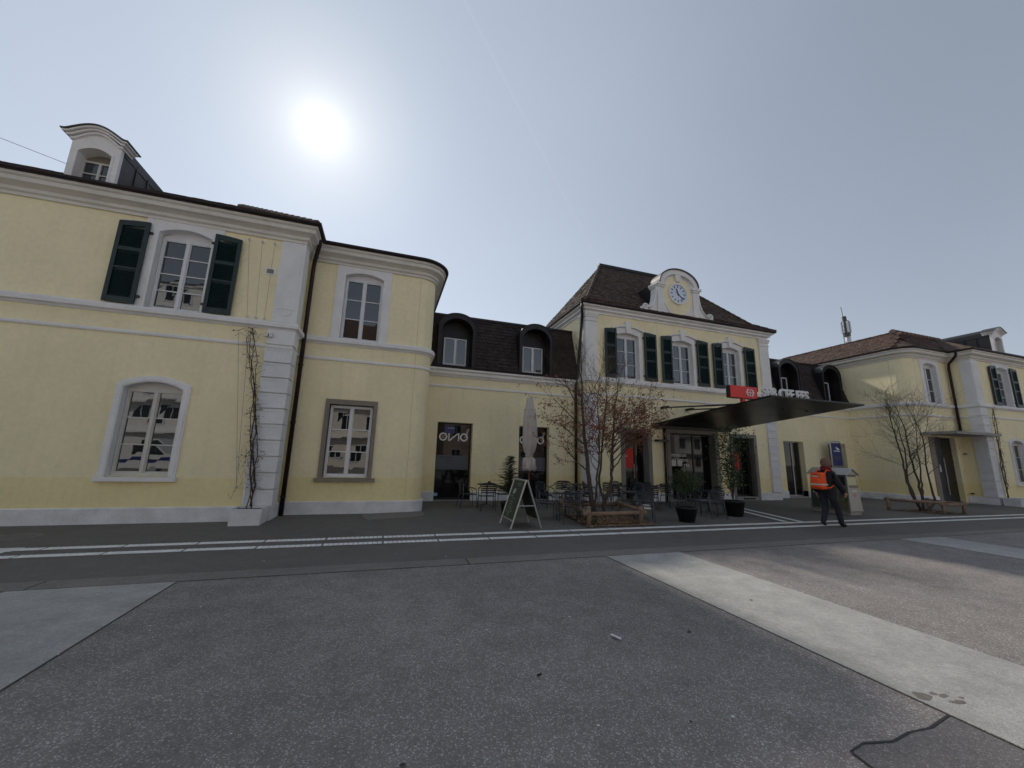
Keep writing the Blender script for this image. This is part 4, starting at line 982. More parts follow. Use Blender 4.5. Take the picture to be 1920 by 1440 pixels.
CH = [  # x, y, heading, label
 (2.72, 12.95, 95, 'dark slatted café chair left of the table by the first glass door'),
 (3.20, 12.20, 175, 'dark slatted café chair nearest the square at the first glass door table'),
 (3.98, 12.95, 265, 'dark slatted café chair half behind the potted conifer'),
 (4.42, 10.35, 75, 'dark slatted café chair left of the pale round table behind the menu board'),
 (4.78, 9.55, 165, 'dark slatted café chair closest to the kerb, left of the log-railed bed'),
 (5.35, 12.6, 30, 'dark slatted café chair in front of the second glass door'),
 (6.45, 12.85, 20, 'dark slatted café chair against the wall left of the beech stems'),
 (7.35, 13.05, 60, 'dark slatted café chair behind the beech stems by the pavilion corner'),
 (7.95, 12.55, 110, 'dark slatted café chair between the beech and the red poster door'),
 (8.65, 13.05, 20, 'dark slatted café chair in front of the red poster door'),
 (7.35, 10.75, 60, 'dark slatted café chair behind the table right of the log-railed bed'),
 (6.98, 9.42, 150, 'dark slatted café chair with white cloth at the right end of the log rail'),
 (9.45, 12.85, 280, 'dark slatted café chair right of the red poster door'),
 (10.05, 12.05, 100, 'dark slatted café chair by the wall left of the main entrance'),
 (9.60, 10.65, 80, 'dark slatted café chair just right of the round box tree'),
 (9.70, 9.72, 165, 'dark slatted café chair next to the tall potted laurel, nearest the kerb'),
 (11.0, 12.3, 300, 'dark slatted café chair in front of the main entrance glass'),
 (5.65, 11.6, 250, 'dark slatted café chair behind the pale round table'),
 (5.62, 10.55, 280, 'dark slatted café chair between the pale round table and the beech bed'),
 (7.55, 12.1, 200, 'dark slatted café chair behind the beech bed, facing the pavilion'),
 (8.75, 11.45, 150, 'dark slatted café chair behind the round box tree, on its left'),
 (9.25, 12.5, 10, 'dark slatted café chair behind the round box tree, against the wall'),
 (10.85, 10.95, 250, 'dark slatted café chair behind the tall potted laurel'),
 (6.05, 13.1, 300, 'dark slatted café chair tucked beside the second glass door'),
]
for i, (x, y, h, lb) in enumerate(CH):
    o = ch0 if i == 0 else copy_tree(ch0)
    o.location = (x, y, .004); o.rotation_euler.z = R(h); tag(o, lb, 'chair', 'slatted chairs of the pavement café')
TBS = [(3.42, 13.1, 'dark round café table beside the first glass door'), (5.05, 10.42, 'pale-topped round café table behind the menu board'), (7.0, 13.2, 'dark round café table against the pavilion corner'),
       (8.3, 12.7, 'dark round café table before the red poster door'), (7.25, 10.1, 'dark round café table right of the log-railed beech bed'), (10.45, 12.75, 'dark round café table beside the black downpipe'), (10.3, 10.5, 'dark round café table left of the tall potted laurel'), (9.2, 11.9, 'dark round café table behind the round box tree')]
for i, (x, y, lb) in enumerate(TBS):
    o = tb0 if i == 0 else copy_tree(tb0)
    o.location = (x, y, .004); tag(o, lb, 'table', 'tables of the pavement café')
    if i == 1:
        for c in o.children:
            if c.name.startswith('table_top'):
                c.data = c.data.copy(); c.data.materials.clear(); c.data.materials.append(MT['steel'])
    if i in (0, 3):
        tag(MB().lathe([(0, 0), (.045, 0), (.05, .09), (.04, .09), (.035, .01), (0, .01)], (x+.05, y-.1, .74), 12).build('ashtray', 'black'), 'small black ashtray on the table by the '+('first glass door' if i == 0 else 'red poster door'), 'ashtray')
tag(MB().add([(6.86, 9.30, .455), (7.06, 9.26, .455), (7.08, 9.42, .46), (6.90, 9.44, .46), (6.85, 9.24, .36), (7.05, 9.20, .35), (6.87, 9.305, .46), (7.06, 9.265, .465)], [(0, 1, 2, 3), (0, 4, 5, 1)]).build('cloth', 'paper'), 'crumpled white cloth on the chair beside the log rail', 'cloth')

# parasol
pa = empty('closed_parasol', (4.72, 12.5, 0), world=True)
tag(pa, 'closed taupe canvas parasol on a wooden pole before the second glass door', 'parasol')
MB().tube([(4.72, 12.5, .05), (4.70, 12.5, 3.6)], .028, 8).build('pole', 'pole_wood', pa, True)
rp = random.Random(4); ph = [rp.random()*6.28 for _ in range(5)]
def wob(an, z):
    k = 1+.20*math.sin(8*an+ph[0]+z*.6)+.12*math.sin(5*an+ph[1]-z*1.7)
    return k+(.22*math.sin(3*an+ph[2]+z*9)+.16*math.sin(11*an+ph[3]-z*14) if z < 1.66 else .05*math.sin(13*an+z*5))
prof = [(.06, 3.72), (.13, 3.68), (.14, 3.5), (.165, 3.34), (.20, 3.30), (.235, 3.0), (.265, 2.6), (.27, 2.3), (.25, 2.05), (.20, 1.86), (.11, 1.74), (.10, 1.70), (.19, 1.60), (.225, 1.46), (.25, 1.30), (.20, 1.20), (.05, 1.26)]
prof = [(q*.80, z) for q, z in prof]
MB().lathe(prof, (4.70, 12.5, 0), 48, wob).build('canopy', 'canvas', pa, True)
MB().tube([(4.70+.12*math.cos(a), 12.5+.12*math.sin(a), 1.72+.02*math.sin(3*a)) for a in [6.2832*i/16 for i in range(17)]], .014, 6).build('tie_strap', 'canvas', pa, True)
MB().tube([(4.70+.20*math.cos(a), 12.5+.20*math.sin(a), 3.30) for a in [6.2832*i/16 for i in range(17)]], .012, 6).build('vent_seam', 'canvas', pa, True)
MB().lathe([(0, 0), (.27, 0), (.27, .06), (.06, .08), (.05, .3), (0, .3)], (4.72, 12.5, 0), 20).build('base', 'chair', pa)

# menu board: hinged A-frame with a green chalkboard
ab = empty('menu_board', (3.3, 9.35, 0), world=True)
tag(ab, 'folding A-frame menu board with green chalk panels and pale metal frame', 'menu board')
ya, yb_ = 8.93, 9.80; za = 1.12
def frame_side(xf, xt, nm):
    for yy in (ya, yb_):
        MB().tube([(xf, yy, 0), (xt, yy, za)], .021, 6).build('leg', 'alu', ab)
    k = lambda t: (lerp(xf, xt, t), lerp(0, za, t))
    for t in (.16, .98):
        x, z = k(t); MB().tube([(x, ya, z), (x, yb_, z)], .02, 6).build('rail', 'alu', ab)
    (xa, za_), (xb, zb_) = k(.17), k(.97)
    return MB().add([(xa, ya+.015, za_), (xa, yb_-.015, za_), (xb, yb_-.015, zb_), (xb, ya+.015, zb_), (xa+.012, ya+.015, za_), (xa+.012, yb_-.015, za_), (xb+.012, yb_-.015, zb_), (xb+.012, ya+.015, zb_)],
                    [(0, 1, 2, 3), (7, 6, 5, 4), (0, 4, 5, 1), (2, 6, 7, 3)]).build('chalkboard', 'board', ab)
bd = frame_side(2.93, 3.30, 'l'); frame_side(3.70, 3.33, 'r')
MB().tube([(3.06+.06, ya-.0, .52), (3.53, ya-.0, .52)], .012, 6).build('stay_bar', 'alu', ab)
rc = random.Random(9)
def bpnt(t, s_, off=-.004): return (lerp(2.93, 3.30, t)+off, lerp(yb_, ya, s_), lerp(0, za, t))
ckk = MB()
for t in (.90, .86, .62, .58, .50, .45, .40, .36, .31, .27, .23):
    s0 = rc.uniform(.12, .3) if t < .8 else .45; s1 = s0+rc.uniform(.2, .55) if t < .8 else .75
    x = s0
    while x < min(s1, .88):
        e = x+rc.uniform(.02, .05); hgt = rc.uniform(.008, .02)
        ckk.quad(bpnt(t, x), bpnt(t, e), bpnt(t+hgt, e), bpnt(t+hgt*rc.uniform(.6, 1), x)); x = e+rc.uniform(.008, .03)
tag(ckk.build('chalk_writing', 'chalk', bd), kind='stuff')
bl = MB(); bl.poly([bpnt(t, s_, -.003) for t, s_ in ((.66, .3), (.70, .24), (.77, .3), (.80, .42), (.74, .46), (.69, .42))]); bl.build('chalk_drawing', 'chalk', bd)

# ------------------------------------------------------------------ pots and plants
def pot(c, r0, r1, h, parent, mat='pot'):
    MB().lathe([(0, 0), (r0, 0), (r1*.97, h*.9), (r1, h*.9), (r1, h), (r1-.03, h), (r1-.04, h-.05), (0, h-.05)], c, 24).build('pot', mat, parent, True)
    MB().lathe([(0, h-.07), (r1-.045, h-.07), (r1-.045, h-.045), (0, h-.04)], c, 18).build('soil', 'soil', parent)
def leaf_cloud(n, fn, size, seed, asp=.55, b=None):
    rr = random.Random(seed); b = b or MB()
    for _ in range(n):
        p = Vector(fn(rr)); s = size*rr.uniform(.6, 1.3)
        dr = Vector((rr.gauss(0, 1), rr.gauss(0, 1), rr.gauss(0, .7))).normalized(); nn = dr.orthogonal().normalized()
        nn = (Matrix.Rotation(rr.uniform(0, 6.28), 3, dr) @ nn); sd = dr.cross(nn)
        b.add([p, p+dr*s*.5+sd*s*asp*.5+nn*s*.08, p+dr*s, p+dr*s*.5-sd*s*asp*.5+nn*s*.08], [(0, 1, 2, 3)])
    return b
t1 = empty('round_box_tree', (8.23, 9.22, 0), world=True); tag(t1, 'small round-headed box tree on a bare stem in a dark pot', 'potted tree', 'potted plants of the café')
pot((8.23, 9.22, 0), .20, .30, .40, t1)
MB().tube([(8.23, 9.22, .33), (8.20, 9.20, .6), (8.24, 9.21, .85), (8.22, 9.22, 1.15)], [.022, .018, .018, .012], 7).build('trunk', 'bark', t1, True)
def ball(rr):
    while 1:
        v = Vector((rr.uniform(-1, 1), rr.uniform(-1, 1), rr.uniform(-1, 1)))
        if .35 < v.length < 1:
            k = 1+.16*math.sin(5*v.x+2)*math.cos(4*v.y)+.1*math.sin(9*v.z)
            v = v*k*(.75+.25*v.length); 
            return (8.22+v.x*.44, 9.22+v.y*.44, 1.10+v.z*.30-(.05 if v.z < 0 else 0))
crown = leaf_cloud(2600, ball, .055, 3); crown.build('crown', 'leaf', t1)
br_ = MB(); rq = random.Random(5)
for i in range(14):
    a = rq.uniform(0, 6.28); br_.tube([(8.22, 9.22, .98+rq.uniform(0, .2)), (8.22+.2*math.cos(a), 9.22+.2*math.sin(a), 1.15+rq.uniform(-.05, .2)), (8.22+.36*math.cos(a), 9.22+.36*math.sin(a), 1.2+rq.uniform(-.15, .2))], [.008, .005, .002], 4)
br_.build('branches', 'twig', t1)
t2 = empty('potted_laurel', (10.75, 9.95, 0), world=True); tag(t2, 'tall loose evergreen climbing up canes in a big dark pot by the right door', 'potted plant', 'potted plants of the café')
pot((10.75, 9.95, 0), .24, .33, .48, t2)
sm_ = MB(); rq = random.Random(6); tips = []
for i in range(7):
    a = rq.uniform(0, 6.28); p = Vector((10.75, 9.95, .42)); pts = [p.copy()]
    for k in range(7): p = p+Vector((math.cos(a)*rq.uniform(-.02, .06), math.sin(a)*rq.uniform(-.02, .06), rq.uniform(.25, .36))); pts.append(p.copy())
    sm_.tube(pts, [.012*(1-.1*j) for j in range(8)], 5); tips += pts[2:]
sm_.build('stems', 'twig', t2)
def lau(rr):
    p = rr.choice(tips); q = .17 if p.z < 1.9 else .24
    return (p.x+rr.gauss(0, q), p.y+rr.gauss(0, q), p.z+rr.gauss(0, .12))
leaf_cloud(1700, lau, .10, 8, .4).build('foliage', 'leaf', t2)
t3 = empty('potted_conifer', (3.62, 11.35, 0), world=True); tag(t3, 'young feathery conifer in a dark pot behind the menu board', 'potted tree', 'potted plants of the café')
pot((3.58, 11.1, 0), .2, .27, .38, t3)
MB().tube([(3.58, 11.1, .33), (3.60, 11.1, .9), (3.585, 11.1, 1.72)], [.02, .014, .004], 6).build('trunk', 'twig', t3)
nd_ = MB(); rq = random.Random(12)
for i in range(230):
    z = .62+1.05*rq.random()**1.35; L_ = (.60*(1-(z-.62)/1.15)**.8+.06)*rq.uniform(.6, 1.1); a = rq.uniform(0, 6.28); p = Vector((3.59, 11.1, z)); dr = Vector((math.cos(a), math.sin(a), rq.uniform(.1, .55))).normalized()
    nst = max(3, int(L_/.022))
    for k in range(nst):
        q = p+dr*L_*k/nst+Vector((0, 0, -.05*(k/nst)**2))
        for sg_ in (-1, 1):
            sd = dr.cross(Vector((0, 0, 1))).normalized()*sg_; tip = q+(sd*.8+dr*.7+Vector((0, 0, rq.uniform(-.2, .3))))*.075*(1.15-k/nst)
            nn = Vector((0, 0, .006)); nd_.add([q-nn, q+nn, tip], [(0, 1, 2)])
            nd_.add([q-dr*.006, q+dr*.006, tip], [(0, 1, 2)])
nd_.build('foliage', 'needle', t3)

# ------------------------------------------------------------------ trees with several stems, wooden rails, vines
def grow(tb_, wb_, p, dr, ln, rad, depth, rr, leafpts, up=.25, spread=.6, gnarl=.12):
    pts = [p.copy()]; rads = [rad]; n = 5 if depth > 1 else 4
    q = p.copy(); v = dr.normalized()
    for i in range(n):
        v = (v+Vector((rr.gauss(0, gnarl), rr.gauss(0, gnarl), rr.gauss(0, gnarl*.7)+up*.12))).normalized()
        q = q+v*ln/n; pts.append(q.copy()); rads.append(rad*(1-.62*(i+1)/n))
    (tb_ if rad > .014 else wb_).tube(pts, rads, 7 if rad > .02 else (4 if rad > .006 else 3), cap=False)
    if depth <= 1: leafpts += pts[1:]
    if depth == 0: return
    k = {4: 5, 3: 5, 2: 5, 1: 5}.get(depth, 4)
    for i in range(k):
        t = rr.uniform(.28, 1.0); j = min(n-1, int(t*n)); b0 = pts[j].lerp(pts[j+1], t*n-j)
        ax = v.orthogonal(); ax = Matrix.Rotation(rr.uniform(0, 6.28), 3, v) @ ax
        nd2 = (v+ax.normalized()*spread*rr.uniform(.6, 1.4)+Vector((0, 0, up*rr.uniform(.0, .8)))).normalized()
        grow(tb_, wb_, b0, nd2, ln*rr.uniform(.5, .78), max(.0022, rads[j]*rr.uniform(.42, .62)), depth-1, rr, leafpts, up, spread, gnarl)
def multi_tree(name, stems, seed, leaves, lsize, label, leafzone=None, spread=.62, up=.25):
    rr = random.Random(seed); p0 = stems[0][0][0]
    t = empty(name, (p0[0], p0[1], 0), world=True); tag(t, label, 'tree')
    a, b = MB(), MB(); lp = []
    for path, rad in stems:
        P = [Vector(q) for q in path]; n = len(P)
        rads = [rad*(1-.6*i/(n-1)) for i in range(n)]
        fine = []; fr = []
        for i in range(n-1):
            for k in range(4):
                t_ = k/4; fine.append(P[i].lerp(P[i+1], t_)+Vector((rr.gauss(0, .012), rr.gauss(0, .012), 0))); fr.append(lerp(rads[i], rads[i+1], t_))
        fine.append(P[-1]); fr.append(rads[-1]); a.tube(fine, fr, 9)
        for i in range(len(fine)):
            if fine[i].z < 1.25 or rr.random() < (.25 if leaves > 1000 else .5): continue
            for _ in range(2 if fine[i].z > 1.7 else 1):
                v = (fine[min(i+1, len(fine)-1)]-fine[max(0, i-1)]).normalized(); out = Vector((fine[i].x-p0[0], fine[i].y-p0[1], 0))
                an = rr.uniform(0, 6.28); sd = Vector((math.cos(an), math.sin(an), 0))+out*.5
                grow(a, b, fine[i], (v*rr.uniform(.4, 1)+sd*spread*1.5).normalized(), rr.uniform(.85, 1.6), min(.022, fr[i]*.5), 2, rr, lp, up, spread)
        grow(a, b, P[-1], (P[-1]-P[-2]), 1.1, rads[-1], 3, rr, lp, up, spread)
    a.build('trunk', 'bark', t, True); tag(b.build('twigs', 'twig', t), kind='stuff')
    if leaves:
        cand = [q for q in lp if leafzone is None or leafzone(q, rr)]
        def f(r3): q = r3.choice(cand); return (q.x+r3.gauss(0, .03), q.y+r3.gauss(0, .03), q.z-abs(r3.gauss(0, .03)))
        tag(leaf_cloud(leaves, f, lsize, seed+1, .5).build('crown', 'leaf_dry', t), kind='stuff')
    return t
bx, by = 5.92, 10.15
multi_tree('beech_tree', [
    ([(bx-.06, by, 0), (bx-.16, by+.02, .5), (bx-.25, by+.05, 1.3), (bx-.36, by+.05, 2.3), (bx-.42, by+.1, 3.5)], .085),
    ([(bx-.10, by-.05, 0), (bx-.10, by-.08, .6), (bx-.02, by-.1, 1.1), (bx+.05, by-.12, 2.0), (bx-.05, by-.2, 3.1)], .04),
    ([(bx+.22, by, 0), (bx+.22, by, .45), (bx+.08, by, .95), (bx+.14, by-.05, 1.8), (bx+.30, by-.1, 3.3)], .05),
    ([(bx+.24, by, .40), (bx+.42, by, .8), (bx+.55, by+.03, 1.4), (bx+.60, by+.05, 2.2), (bx+.72, by+.1, 3.2)], .055),
], 21, 6600, .066, 'bare several-stemmed beech holding brown dry leaves in the log-railed bed by the café', lambda q, r3: q.z < 3.9 and (q.z > 1.5) and r3.random() < (1.0 if q.z < 3.3 else .35))
tx, ty = 20.35, 9.95
multi_tree('hornbeam_tree', [
    ([(tx-.15, ty, 0), (tx-.42, ty+.05, .5), (tx-.56, ty+.1, 1.1), (tx-.62, ty+.1, 1.9), (tx-.85, ty+.1, 3.0)], .055),
    ([(tx-.05, ty+.05, 0), (tx-.28, ty+.1, .6), (tx-.40, ty+.15, 1.2), (tx-.30, ty+.15, 2.2), (tx-.35, ty+.2, 3.2)], .04),
    ([(tx, ty, 0), (tx+.02, ty, .5), (tx-.10, ty, 1.3), (tx-.42, ty-.05, 2.1), (tx-.55, ty-.1, 3.1)], .05),
    ([(tx+.02, ty, .5), (tx+.14, ty, 1.0), (tx+.18, ty, 1.7), (tx+.30, ty, 2.8)], .038),
    ([(tx+.08, ty-.05, 0), (tx+.52, ty-.1, .3), (tx+.56, ty-.1, .7), (tx+.42, ty-.1, 1.4), (tx+.48, ty-.1, 2.9)], .05),
], 33, 120, .05, 'leafless many-stemmed small tree in the railed bed before the right wing', spread=.75)
def log_rail(name, posts, rails, label):
    t = empty(name, (posts[0][0], posts[0][1], 0), world=True); tag(t, label, 'fence')
    for x, y, h in posts: MB().tube([(x, y, -.02), (x+.01, y, h)], .055, 10).build('post', 'wood', t, True)
    for a, b_ in rails: MB().tube([Vector(a), Vector(a).lerp(Vector(b_), .5)+Vector((0, 0, -.008)), Vector(b_)], .05, 10).build('rail', 'wood', t, True)
log_rail('log_rail', [(5.02, 9.02, .48), (6.62, 9.10, .46), (5.15, 10.85, .46), (7.0, 10.75, .46)],
         [((4.86, 9.0, .30), (6.78, 9.08, .30)), ((4.98, 8.95, .34), (5.15, 10.95, .34)), ((6.62, 9.0, .36), (7.0, 10.85, .36)), ((5.1, 10.85, .32), (7.1, 10.75, .32))],
         'low rail of round weathered logs around the beech bed at the café')
log_rail('log_rail', [(19.0, 10.35, .50), (19.72, 9.08, .45), (20.75, 8.98, .50), (21.4, 10.3, .45)],
         [((18.95, 10.45, .42), (19.75, 9.0, .42)), ((19.6, 9.1, .36), (20.85, 8.97, .36)), ((20.75, 8.9, .38), (21.45, 10.4, .38))],
         'low rail of round logs around the bed of the leafless tree')
for nm, quad in (('planting_bed', [(5.0, 9.0), (6.66, 9.05), (7.0, 10.8), (5.15, 10.9)]), ('planting_bed', [(19.0, 10.35), (19.72, 9.08), (20.75, 8.98), (21.4, 10.3)])):
    struct(sheet(nm, quad, .012, 'soil'))
rl = random.Random(17); lt = MB()
for k in range(2600):
    s_, t_ = rl.random(), rl.random()
    x = lerp(lerp(4.85, 6.9, s_), lerp(5.15, 7.0, s_), t_); y = lerp(8.80, 10.8, t_**1.25)
    z = .018+rl.random()*.05*(1 if 9.0 < y else .25); q = rl.uniform(.024, .05); a = rl.uniform(0, 6.28); tl = rl.uniform(-.5, .5)
    lt.add([(x+q*math.cos(a), y+q*math.sin(a), z+q*tl), (x+q*.55*math.cos(a+1.6), y+q*.55*math.sin(a+1.6), z+.008), (x-q*math.cos(a), y-q*math.sin(a), z), (x+q*.55*math.cos(a-1.6), y+q*.55*math.sin(a-1.6), z+.006)], [(0, 1, 2, 3)])
for k in range(320):
    x, y = rl.uniform(19.2, 21.2), rl.uniform(9.0, 10.2); q = rl.uniform(.018, .035); a = rl.uniform(0, 6.28); z = .02+rl.random()*.03
    lt.add([(x+q*math.cos(a), y+q*math.sin(a), z), (x+q*.5*math.cos(a+1.6), y+q*.5*math.sin(a+1.6), z+.01), (x-q*math.cos(a), y-q*math.sin(a), z), (x+q*.5*math.cos(a-1.6), y+q*.5*math.sin(a-1.6), z)], [(0, 1, 2, 3)])
tag(lt.build('fallen_leaves', 'litter'), 'brown fallen leaves heaped in the two railed beds', 'leaves', kind='stuff')
gc = leaf_cloud(260, lambda r3: (5.15+r3.random()*.25, 9.5+r3.gauss(0, .35), .03+abs(r3.gauss(0, .08))), .06, 40)
tag(gc.build('low_ivy', 'leaf'), 'small patch of green ground cover at the left edge of the log-railed bed', 'ground cover', kind='stuff')

def planter(name, x0, x1, y0, y1, h, label):
    t = empty(name, ((x0+x1)/2, (y0+y1)/2, 0), world=True); tag(t, label, 'planter')
    b = MB(); ti = .02
    V = []
    for z, e in ((0, ti), (h, 0)): V += [(x0+e, y0+e, z), (x1-e, y0+e, z), (x1-e, y1-e, z), (x0+e, y1-e, z)]
    w_ = .035; V += [(x0+w_, y0+w_, h), (x1-w_, y0+w_, h), (x1-w_, y1-w_, h), (x0+w_, y1-w_, h), (x0+w_, y0+w_, h-.06), (x1-w_, y0+w_, h-.06), (x1-w_, y1-w_, h-.06), (x0+w_, y1-w_, h-.06)]
    F = [(0, 3, 2, 1)]
    for i in range(4):
        j = (i+1) % 4; F += [(i, j, 4+j, 4+i), (4+i, 4+j, 8+j, 8+i), (8+i, 8+j, 12+j, 12+i)]
    b.add(V, F); b.build('box', 'plinth', t)
    MB().box(x0+w_, x1-w_, y0+w_, y1-w_, h-.1, h-.045).build('soil', 'soil', t)
planter('wall_planter', -3.14, -2.50, 10.28, 10.86, .36, 'white box planter at the foot of the left rusticated pilaster')
planter('wall_planter', 28.3, 29.05, 10.28, 10.86, .36, 'white box planter at the foot of the right wing vine')
def vine(name, x0, xt, y, zt, seed, label, sgn):
    rr = random.Random(seed); t = empty(name, (x0, y, 0), world=True); tag(t, label, 'climbing plant')
    a, b = MB(), MB(); lp = []
    for s in range(4):
        pts = []; n = 26
        for i in range(n):
            f = i/(n-1); pts.append((lerp(x0, xt, f**1.5)+.05*math.sin(f*13+s*1.7)+rr.gauss(0, .012)+(.05 if s == 2 else 0), y-.02*s+rr.gauss(0, .008), lerp(.30, zt-.25*(s == 3), f)))
        a.tube(pts, [lerp(.022 if s < 2 else .012, .007, i/(n-1)) for i in range(n)], 6)
        for i in range(3, n):
            for _ in range(2):
                p = Vector(pts[i]); v = Vector((rr.gauss(0, 1), rr.gauss(0, .25)-.15, rr.gauss(.1, .8))).normalized(); L_ = rr.uniform(.08, .26); q = [p]
                for k in range(4): v = (v+Vector((rr.gauss(0, .35), rr.gauss(0, .1), rr.gauss(-.05, .3)))).normalized(); q.append(q[-1]+v*L_/4)
                for k in q: k.y = min(k.y, y+.04)
                b.tube(q, [.0045, .004, .003, .0025, .002], 3, cap=False); lp += q[2:]
    for k in range(5):                                   # loose shoots on the wires
        p = Vector((lerp(x0, xt, .2)-sgn*.05, y, rr.uniform(.8, 2.6))); q = [p]
        for i in range(7): q.append(q[-1]+Vector((-sgn*rr.uniform(.0, .07), rr.gauss(0, .01), rr.uniform(-.22, .16))))
        b.tube(q, .003, 3, cap=False); lp += q
    for k in range(3):
        q = [Vector((xt, y, zt-.1*k))]
        for i in range(6): q.append(q[-1]+Vector((-sgn*rr.uniform(.02, .08), rr.gauss(0, .01), rr.gauss(.0, .04))))
        b.tube(q, .004, 3, cap=False); lp += q
    a.build('stem', 'twig', t, True); tag(b.build('tendrils', 'twig', t), kind='stuff')
    tag(leaf_cloud(330, lambda r3: r3.choice(lp), .035, seed, .7).build('buds', 'vine_leaf', t), kind='stuff')
vine('wall_vine', -2.90, -3.45, 10.86, 4.66, 3, 'thin bare vine climbing wires beside the left rusticated pilaster', 1)
vine('wall_vine', 28.75, 29.0, 10.86, 4.66, 5, 'thin bare vine climbing beside the right wing corner', -1)

# ------------------------------------------------------------------ recycling bin
bn = empty('recycling_station', (15.6, 10.2, 0), world=True); tag(bn, 'beige metal recycling station with pitched lid and glazed bins behind the walking person', 'bin')
X0, X1, Y0, Y1 = 15.27, 15.92, 9.40, 10.72
def bw(z): return .0+.07*(z/1.35)                       # sides lean inwards
zt = 1.36
sh = MB(); e = bw(zt)
sh.add([(X0, Y0, .10), (X1, Y0, .10), (X1, Y1, .10), (X0, Y1, .10), (X0+e, Y0+e, zt), (X1-e, Y0+e, zt), (X1-e, Y1-e, zt), (X0+e, Y1-e, zt)], [(0, 3, 2, 1), (4, 5, 6, 7), (0, 1, 5, 4), (1, 2, 6, 5), (2, 3, 7, 6), (3, 0, 4, 7)])
sh.build('body', 'stone_grey', bn)
MB().box(X0+.05, X1-.05, Y0+.05, Y1-.05, 0, .10).build('base', 'beige', bn)
xm = (X0+X1)/2
MB().prism([(X0+.03, zt), (X1-.03, zt), (xm, zt+.19)], 'y', Y0+.03, Y1-.03).build('gable_lid', 'beige', bn)
for sg_ in (-1, 1):
    MB().add([(xm, Y0-.02, zt+.225), (xm+sg_*.35, Y0-.02, zt-.01), (xm+sg_*.35, Y1+.02, zt-.01), (xm, Y1+.02, zt+.225), (xm, Y0-.02, zt+.20), (xm+sg_*.33, Y0-.02, zt-.02), (xm+sg_*.33, Y1+.02, zt-.02), (xm, Y1+.02, zt+.20)],
             [(0, 1, 2, 3), (7, 6, 5, 4), (0, 4, 5, 1), (1, 5, 6, 2), (2, 6, 7, 3)]).build('roof_panel', 'steel', bn)
def fq(x, z, off=0): return (x, Y0+bw(z)*1.03-off, z)     # a point on the end face
MB().add([fq(X0+.09, 1.0, .012), fq(X1-.09, 1.0, .012), fq(X1-.10, 1.28, .012), fq(X0+.10, 1.28, .012)], [(0, 1, 2, 3)]).build('slot', 'cream', bn)
MB().add([fq(X0+.03, .14, .010), fq(X1-.03, .14, .010), fq(X1-.07, .92, .010), fq(X0+.07, .92, .010)], [(0, 1, 2, 3)]).build('end_panel', 'beige', bn)
MB().add([fq(X0+.06, .94, .02), fq(X1-.06, .94, .02), fq(X1-.06, .98, .02), fq(X0+.06, .98, .02)], [(0, 1, 2, 3)]).build('ledge', 'stone', bn)
ht = MB(); P = [];
for i in range(24):
    a = 6.2832*i/24; hx = 16*math.sin(a)**3; hz = 13*math.cos(a)-5*math.cos(2*a)-2*math.cos(3*a)-math.cos(4*a); P.append((hx/17, hz/17))
V = [fq(xm+.02+x*.075, .66+z*.075, .016) for x, z in P]+[fq(xm+.02+x*.045, .66+z*.045, .016) for x, z in P]
ht.add(V, [(i, (i+1) % 24, 24+(i+1) % 24, 24+i) for i in range(24)]); ht.build('heart_sticker', 'red', bn)
MB().add([fq(xm-.1, .80, .015), fq(xm+.16, .80, .015), fq(xm+.16, .825, .015), fq(xm-.1, .825, .015)], [(0, 1, 2, 3)]).build('label_strip', 'white_film', bn)
def sq(y, z, off=0): return (X0+bw(z)*1.03-off, y, z)
cols = [material('poster_green', (.07, .10, .08), .4, var=.6, vscale=9, fine=.6, fscale=25), material('poster_blue', (.03, .06, .16), .4, var=.6, vscale=9), material('poster_mixed', (.16, .16, .09), .4, var=.7, vscale=12, fine=.6, fscale=30), material('poster_pale', (.30, .30, .26), .4, var=.6, vscale=9)]
for k in range(4):
    a, b_ = lerp(Y0+.06, Y1-.06, k/4)+.015, lerp(Y0+.06, Y1-.06, (k+1)/4)-.015
    p = MB().add([sq(a, .16, .012), sq(b_, .16, .012), sq(b_, .92, .012), sq(a, .92, .012)], [(0, 1, 2, 3)]).build('picture_panel', cols[(k*2+2) % 4 if k else 2], bn)
    MB().add([sq(a+.03, .99, .010), sq(b_-.03, .99, .010), sq(b_-.03, 1.29, .010), sq(a+.03, 1.29, .010)], [(0, 1, 2, 3)]).build('slot', 'glass_dark', bn)
    MB().poly([sq((a+b_)/2+.07*math.cos(6.2832*i/14), .72+.07*math.sin(6.2832*i/14), .016) for i in range(14)]).build('pictogram', 'blue' if k % 2 == 0 else 'white_film', p)
MB().box(X0-.015, X0+.03, Y0-.01, Y0+.035, .1, zt).build('corner_post', 'steel', bn); 

# ------------------------------------------------------------------ the walking person and the rucksack
pe = empty('person', (11.85, 7.86, 0), 0); tag(pe, 'person in black jacket, jeans, brown cap and red scarf walking along the white strip', 'person')
